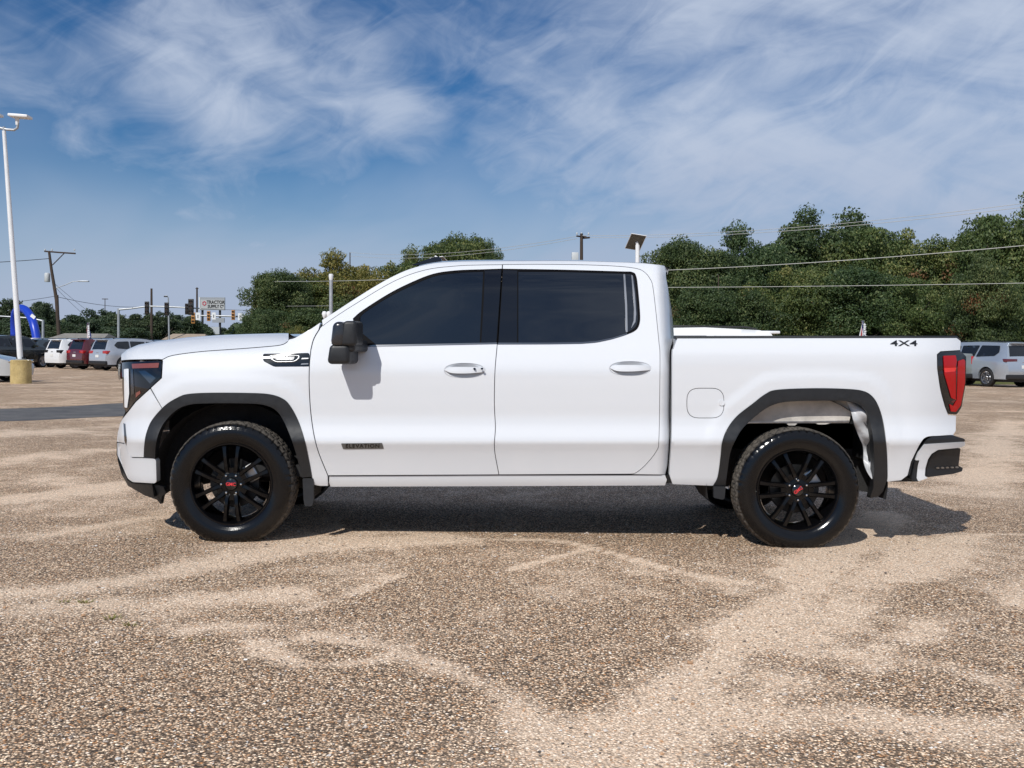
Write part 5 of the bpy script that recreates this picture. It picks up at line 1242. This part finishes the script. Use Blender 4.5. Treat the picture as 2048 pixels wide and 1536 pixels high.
# low building roof behind the parked row
bd_ = W(142, 700, 98); bd_.z = 0; o = empty('low_building', bd_); tag(o, 'low pale building with shallow grey roof behind the parked row', 'building')
roof_m = noise_mat('grey_roofing', [(.3, (.20, .19, .17)), (.7, (.30, .28, .25))], 1.5, bscale=12); wall_m = mat('pale_render', (.42, .40, .37), .8, var=.1, vscale=1)
box('wall', (-2.3, 0, 0), (2.6, 6, 1.85), wall_m, o)
mesh_obj('roof', [(-2.9, -.5, 1.80), (3.0, -.5, 1.80), (2.4, 3, 2.62), (-1.9, 3, 2.62), (-2.9, 6.5, 1.80), (3.0, 6.5, 1.80)], [(0, 1, 2, 3), (3, 2, 5, 4), (0, 3, 4), (1, 5, 2), (0, 4, 5, 1)], roof_m, o, False)
for x_ in (-1.4, .3, 1.7): box('window', (x_ - .35, -.02, .8), (x_ + .35, .03, 1.5), car_glass, o)
b2 = W(700 - 400 + 46, 700, 150); b2.z = 0; o = empty('low_building', b2); tag(o, 'small beige building at the foot of the pale street lamp', 'building')
box('wall', (-1.6, 0, 0), (4.4, 6, 2.3), wall_m, o); mesh_obj('roof', [(-2, -.4, 2.25), (4.8, -.4, 2.25), (3.8, 3, 3.4), (-1, 3, 3.4), (-2, 6.4, 2.25), (4.8, 6.4, 2.25)], [(0, 1, 2, 3), (3, 2, 5, 4), (0, 3, 4), (1, 5, 2), (0, 4, 5, 1)], mat('tan_roofing', (.34, .27, .20), .85, var=.15, vscale=2), o, False)
# wires
wire_k = mat('wire_dark', (.05, .05, .055), .6); wire_g = mat('wire_bright', (.50, .49, .46), .45)
def wire(a, b, sag, r, m, label, n=14):
    A, B = W(*a), W(*b); pts = [A.lerp(B, i / n) - Vector((0, 0, sag * 4 * (i / n) * (1 - i / n))) for i in range(n + 1)]
    o = tube('power_line', pts, r, m, None, 5); tag(o, label, 'power line', 'overhead lines')
wire((1163, 471, 85), (2300, 372, 52), .7, .016, wire_g, 'topmost overhead line rising above the oaks'); wire((1173, 475, 85), (2300, 380, 52.6), .7, .016, wire_g, 'second overhead line just under the topmost one')
wire((1163, 471, 85), (700, 505, 130), .8, .018, wire_g, 'thin upper line running back toward the ochre tree'); wire((1155, 477, 85), (700, 512, 130), .8, .018, wire_g, 'thin lower line running back toward the ochre tree')
wire((1163, 545, 70), (2300, 466, 48), .35, .020, wire_g, 'bright overhead line crossing in front of the oaks'); wire((1000, 575, 66), (2300, 561, 50), .12, .014, wire_g, 'level overhead line low against the oaks')
wire((540, 563, 110), (1000, 549, 72), .15, .022, wire_g, 'level line crossing the ochre tree behind the lamp post'); wire((490, 612, 120), (900, 606, 80), .1, .016, wire_g, 'lower level line behind the windscreen pillar')
wire((99, 517, 103), (-300, 526, 90), .3, .032, wire_k, 'dark line leaving the leaning pole to the left'); wire((112, 592, 103), (-200, 612, 92), .4, .022, wire_k, 'lower dark line left of the leaning pole'); wire((112, 593, 103), (303, 612, 154), .5, .026, wire_k, 'dark line from the leaning pole to the bare pole')
wire((303, 611, 154), (700, 622, 130), .3, .026, wire_k, 'dark line running past the store sign'); wire((111, 575, 103), (180, 640, 120), .1, .016, wire_k, 'dark guy wire slanting from the leaning pole'); wire((110, 568, 103), (200, 640, 122), .1, .016, wire_k, 'second dark guy wire slanting from the leaning pole')

# ------------------------------------------------------------------ trees
def leaf_mat(name, stops, tr=.25):
    m = bpy.data.materials.new(name); m.use_nodes = True; t = NT(m.node_tree); b = t.n['Principled BSDF']
    a = t.add('ShaderNodeAttribute', attribute_name='tint'); s = t.add('ShaderNodeSeparateColor'); t.l.new(a.outputs['Color'], s.inputs[0])
    oi = t.add('ShaderNodeObjectInfo').outputs['Random']
    c = t.ramp(s.outputs[0], stops)
    c = t.mix(t.math('MULTIPLY', s.outputs[1], t.mapr(oi, .2, .6)), c, (.22, .115, .065))
    hv = t.mix(oi, (.88, .95, .9), (1.15, 1.05, .9)); c = t.mix(1.0, c, hv, 'MULTIPLY')
    t.l.new(c, b.inputs['Base Color']); b.inputs['Roughness'].default_value = .55; b.inputs['Specular IOR Level'].default_value = .3
    tl_ = t.add('ShaderNodeBsdfTranslucent'); t.l.new(t.mix(1.0, c, (1.1, 1.3, .6), 'MULTIPLY'), tl_.inputs[0])
    mx = t.add('ShaderNodeMixShader'); mx.inputs[0].default_value = tr; t.l.new(b.outputs[0], mx.inputs[1]); t.l.new(tl_.outputs[0], mx.inputs[2]); t.l.new(mx.outputs[0], t.n['Material Output'].inputs[0]); return m
LEAF = {'dark': leaf_mat('oak_leaves_dark', [(0, (0.024, 0.045, 0.024)), (.5, (0.060, 0.095, 0.039)), (.85, (0.121, 0.155, 0.066)), (1, (0.195, 0.217, 0.098))]),
        'mid': leaf_mat('oak_leaves_olive', [(0, (0.032, 0.056, 0.024)), (.5, (0.088, 0.124, 0.043)), (.85, (0.168, 0.193, 0.070)), (1, (0.265, 0.255, 0.106))]),
        'ochre': leaf_mat('oak_leaves_ochre', [(0, (0.046, 0.065, 0.024)), (.5, (0.150, 0.155, 0.050)), (.85, (0.265, 0.237, 0.077)), (1, (0.389, 0.303, 0.116))]),
        'far': leaf_mat('far_leaves', [(0, (0.028, 0.049, 0.035)), (.5, (0.060, 0.090, 0.050)), (1, (0.115, 0.142, 0.088))])}
bark = mat('oak_bark', (.065, .052, .042), .9, var=.3, vscale=4, bump=.6, bscale=20)
CSIZE = {}
def crown_mesh(seed, nb=62, per=1000, leaf=.125, rx=6.2, zc=6.6, rz=5.2, low=.6, rust=3):
    r = np.random.default_rng(seed); blobs = []
    while len(blobs) < nb:
        u = r.uniform(-1, 1, 3); l = np.linalg.norm(u)
        if l > 1 or l < .35: continue
        c = np.array([u[0] * rx, u[1] * rx * .85, zc + u[2] * rz])
        if c[2] < low + .6: continue
        blobs.append((c, r.uniform(.95, 1.9) * (1.15 - .3 * max(u[2], 0))))
    for k in range(9):                                   # sprigs that break the outline
        a = r.uniform(0, 2 * np.pi); e = r.uniform(.25, 1.3); c = np.array([math.cos(a) * math.cos(e) * rx * .92, math.sin(a) * math.cos(e) * rx * .80, zc + math.sin(e) * rz * .93]); blobs.append((c, r.uniform(.6, 1.1)))
    fixed = []
    for i, (c, R_) in enumerate(blobs):                  # no clump floats free of the crown
        for _ in range(12):
            if any(np.linalg.norm(c - c2) < .78 * (R_ + r2) and np.linalg.norm((c2 - (0, 0, zc)) / (rx, rx, rz)) < np.linalg.norm((c - (0, 0, zc)) / (rx, rx, rz)) for j, (c2, r2) in enumerate(blobs) if j != i): break
            c = c + (np.array([0, 0, zc]) - c) * .12
        fixed.append((c, R_))
    blobs = fixed; an = r.uniform(0, 2 * np.pi, rust * 2)
    rp = [np.array([math.cos(q_) * rx * .8, math.sin(q_) * rx * .7, zc + r.uniform(-.55, .45) * rz]) for q_ in an]
    Vs, T = [], []
    for c, R_ in blobs:
        n = int(per * (R_ / 1.3) ** 2) + 40
        d = r.normal(size=(n, 3)); d /= np.linalg.norm(d, axis=1)[:, None]
        rad = R_ * (1 - r.random(n) ** 2.2 * .55) * (1 + .22 * np.sin(d[:, 0] * 7 + c[0]) * np.sin(d[:, 1] * 6 + c[1]) + .18 * np.sin(d[:, 2] * 9 + c[2]))
        p = c + d * rad[:, None] * np.array([1.15, 1.1, .80])
        nrm = d * .9 + r.normal(size=(n, 3)) * .75 + np.array([0, 0, .25]); nrm /= np.linalg.norm(nrm, axis=1)[:, None]
        t = np.cross(nrm, r.normal(size=(n, 3))); t /= np.linalg.norm(t, axis=1)[:, None]; bt = np.cross(nrm, t)
        s = leaf * r.uniform(.6, 1.35, n)[:, None]
        Vs.append(np.stack([p - t * s * .9, p - bt * s * .55 + nrm * s * .12, p + t * s * .9, p + bt * s * .55 + nrm * s * .12], 1))
        tone = np.clip(r.normal(.5 + r.normal() * .13, .20, n), 0, 1); rs = np.zeros(n)
        for q_ in rp: rs = np.maximum(rs, (np.linalg.norm((p - q_) * (1, .7, 1.1), axis=1) < .95 + .4 * r.random(n)) * r.random(n))
        T.append(np.stack([tone, (rs > .35) * 1., np.zeros(n), np.ones(n)], 1))
    V = np.concatenate(Vs).reshape(-1, 3); T = np.concatenate(T); nf = len(T)
    me = bpy.data.meshes.new('crown'); me.vertices.add(nf * 4); me.vertices.foreach_set('co', V.astype(np.float32).ravel())
    me.loops.add(nf * 4); me.loops.foreach_set('vertex_index', np.arange(nf * 4, dtype=np.int32)); me.polygons.add(nf)
    me.polygons.foreach_set('loop_start', np.arange(0, nf * 4, 4, dtype=np.int32)); me.polygons.foreach_set('loop_total', np.full(nf, 4, np.int32)); me.update(calc_edges=True)
    at = me.color_attributes.new('tint', 'FLOAT_COLOR', 'CORNER'); at.data.foreach_set('color', np.repeat(T, 4, 0).astype(np.float32).ravel()); me.materials.append(LEAF['dark']); CSIZE[me.name] = (float(np.percentile(V[:, 2], 99.6)), float(np.percentile(np.hypot(V[:, 0], V[:, 1]), 97)) * 1.9); return me
def trunk_mesh(seed, h=6.0):
    r = random.Random(seed); V, Fc = tube_data([(0, 0, -.2), (.1, 0, h * .2), (-.05, .1, h * .45), (.1, 0, h * .7)], [.55, .42, .34, .24], 10)
    for k in range(7):
        a = k * .9 + r.random(); z = h * r.uniform(.3, .65); l = r.uniform(2.4, 4.6)
        v, f = tube_data([(0, 0, z), (math.cos(a) * l * .4, math.sin(a) * l * .4, z + l * .35), (math.cos(a) * l, math.sin(a) * l, z + l * .75), (math.cos(a + .2) * l * 1.25, math.sin(a + .2) * l * 1.25, z + l * 1.1)], [.22, .16, .09, .03], 7)
        Fc += [tuple(i + len(V) for i in q_) for q_ in f]; V += v
    me = bpy.data.meshes.new('trunk'); me.from_pydata([tuple(v) for v in V], [], Fc); me.materials.append(bark); me.polygons.foreach_set('use_smooth', [True] * len(me.polygons)); return me
CROWNS = [crown_mesh(11), crown_mesh(23, 66, 980, rx=6.6, rz=4.8, zc=6.2), crown_mesh(37, 58, 1020, rx=5.6, rz=5.6, zc=6.9), crown_mesh(51, 64, 980, rx=7.2, rz=4.6, zc=6.0, rust=4)]
FARC = [crown_mesh(71, 44, 330, .24, 6, 6.2, 5.0, .2, 0), crown_mesh(83, 46, 330, .24, 6.6, 5.6, 4.6, .2, 0)]
TRUNKS = [trunk_mesh(1), trunk_mesh(5)]
def tree(px, top_py, wpx, d, kind, label, k, group, name='oak_tree', rz=None):
    b_ = W(px, 700, d); b_.z = 0; H = (W(px, top_py, d)).z; Wm = wpx * d / F
    me = (FARC if kind == 'far' else CROWNS)[k % (2 if kind == 'far' else 4)]
    o = empty(name, b_, rz if rz is not None else (k * 1.7) % 6.28); tag(o, label, 'tree', group)
    sz = H / CSIZE[me.name][0]; sx = Wm / CSIZE[me.name][1]; o.scale = (sx, sx, sz)
    c = bpy.data.objects.new('crown', me); COL.objects.link(c); c.parent = o; c.material_slots[0].link = 'OBJECT'; c.material_slots[0].material = LEAF[kind]
    link('trunk', TRUNKS[k % 2], o); return o
GR, GM, GL = 'oaks behind the truck bed', 'trees behind the cab', 'trees along the far road'
tree(1385, 488, 190, 74, 'dark', 'dark oak rising just behind the cab, crossed by the lines', 0, GR)
tree(1500, 462, 230, 78, 'dark', 'tall dark oak second from the cab behind the bed', 1, GR)
tree(1650, 428, 270, 80, 'dark', 'tallest spreading oak above the flag on the bed rail', 2, GR)
tree(1775, 462, 250, 76, 'mid', 'oak between the tallest spreading one and the silver suv, rusty leaves', 3, GR)
tree(1890, 482, 220, 72, 'mid', 'lower olive oak above the red tail lamp', 0, GR, rz=2.2)
tree(2045, 402, 270, 66, 'mid', 'big olive oak cut by the edge above the silver suv', 1, GR, rz=4.0)
tree(1960, 520, 150, 60, 'dark', 'shaded low oak directly behind the silver suv', 2, GR, rz=1.0)
tree(1580, 540, 230, 70, 'mid', 'low bushy oak behind the middle of the bed', 3, GR, rz=3.0)
tree(1430, 560, 190, 68, 'dark', 'low oak with rusty leaves close behind the cab', 1, GR, rz=5.2)
tree(1710, 545, 220, 69, 'dark', 'low dark oak right behind the flag', 0, GR, rz=.6)
tree(1840, 560, 200, 66, 'mid', 'low oak with rusty leaves by the drive decal end', 3, GR, rz=5.0)
tree(560, 548, 140, 112, 'dark', 'dark rounded tree at the left end behind the hood', 0, GM, rz=1.3)
tree(690, 514, 190, 120, 'ochre', 'ochre tinged tree behind the white lamp post', 1, GM, rz=2.6)
tree(610, 560, 190, 116, 'mid', 'olive tree between the dark rounded tree and ochre tree', 2, GM, rz=.4)
tree(790, 530, 190, 124, 'mid', 'olive tree just above the windscreen pillar', 3, GM, rz=3.3)
tree(840, 506, 150, 125, 'mid', 'tree whose crown climbs along the front of the roof', 1, GM, rz=1.9)
tree(915, 476, 170, 126, 'mid', 'tall tree whose top shows above the front of the roof', 0, GM, rz=4.4)
tree(975, 490, 70, 124, 'dark', 'narrow tree top beside the tall one above the roof', 2, GM, rz=2.0)
tree(540, 622, 110, 100, 'dark', 'low shrubby tree left of the dark rounded tree', 3, GM, rz=.8)
tree(660, 610, 200, 96, 'dark', 'low dark tree at the foot of the lamp post', 1, GM, rz=5.5)
tree(598, 655, 50, 60, 'ochre', 'small pale shrub beside the windscreen base', 2, GM, name='shrub', rz=5.5)
for i, (px, ty, w, d, lab) in enumerate([(10, 602, 130, 150, 'dark tree at the left edge behind the blue arch'), (82, 606, 60, 150, 'dark tree just left of the leaning pole'), (52, 628, 110, 140, 'low tree filling below the blue arch'), (150, 632, 90, 160, 'far tree right of the leaning pole'), (205, 622, 110, 165, 'rounded far tree left of the signal mast'), (262, 630, 90, 165, 'far tree between signal mast and bare pole'), (318, 626, 90, 170, 'far tree under the black signals'), (362, 632, 80, 175, 'far tree left of the store sign posts'), (398, 648, 70, 185, 'low far tree behind the store sign posts'), (-60, 612, 150, 150, 'dark far tree cut by the left edge'), (445, 657, 90, 230, 'lowest far tree right of the store sign'), (500, 655, 70, 220, 'low far tree under the pale mast arm'), (120, 650, 100, 140, 'low far tree behind the low pale building'), (235, 655, 120, 150, 'low far tree behind the silver suv')]):
    tree(px, ty, w, d, 'far', lab, i, GL, name='far_tree', rz=i * 1.1)
# unbroken woodland beyond the road
V, T = [], []; r = np.random.default_rng(5); n = 26000
def wood_top(px): return np.interp(px, [-400, 0, 130, 210, 300, 400, 440, 520, 700, 1000, 1350, 1700, 2100, 2500], [620, 628, 645, 640, 645, 655, 668, 660, 610, 600, 590, 560, 540, 540])
pxs = r.uniform(-420, 2500, n); dd = np.where(pxs < 480, r.uniform(190, 240, n), np.where(pxs < 1100, r.uniform(132, 150, n), r.uniform(88, 104, n)))
oo = MROLL @ Vector((0, -CAM_D, CAM_H)); X = (pxs - 1024) / F * dd
tz = np.array([W(p, wood_top(p) + 8 * math.sin(p * .05) + 6 * math.sin(p * .13), q_).z for p, q_ in zip(pxs, dd)])
Z = tz * r.uniform(0.02, 1, n) ** .7; s = (.42 * dd / 120 * r.uniform(.6, 1.5, n))[:, None]
p = np.stack([X, dd - CAM_D, Z], 1); nr = r.normal(size=(n, 3)) + (0, -.6, .3); nr /= np.linalg.norm(nr, axis=1)[:, None]; t = np.cross(nr, r.normal(size=(n, 3))); t /= np.linalg.norm(t, axis=1)[:, None]; bt = np.cross(nr, t)
V = np.stack([p - t * s, p - bt * s * .7, p + t * s, p + bt * s * .7], 1).reshape(-1, 3)
me = bpy.data.meshes.new('woodland'); me.from_pydata(V.tolist(), [], np.arange(n * 4).reshape(-1, 4).tolist()); at = me.color_attributes.new('tint', 'FLOAT_COLOR', 'CORNER')
at.data.foreach_set('color', np.repeat(np.stack([np.clip(r.normal(.4, .2, n), 0, 1), np.zeros(n), np.zeros(n), np.ones(n)], 1), 4, 0).astype(np.float32).ravel()); me.materials.append(LEAF['far'])
o = bpy.data.objects.new('woodland', me); COL.objects.link(o); tag(o, 'dark unbroken woodland closing the view beyond the road', None, None, 'stuff')
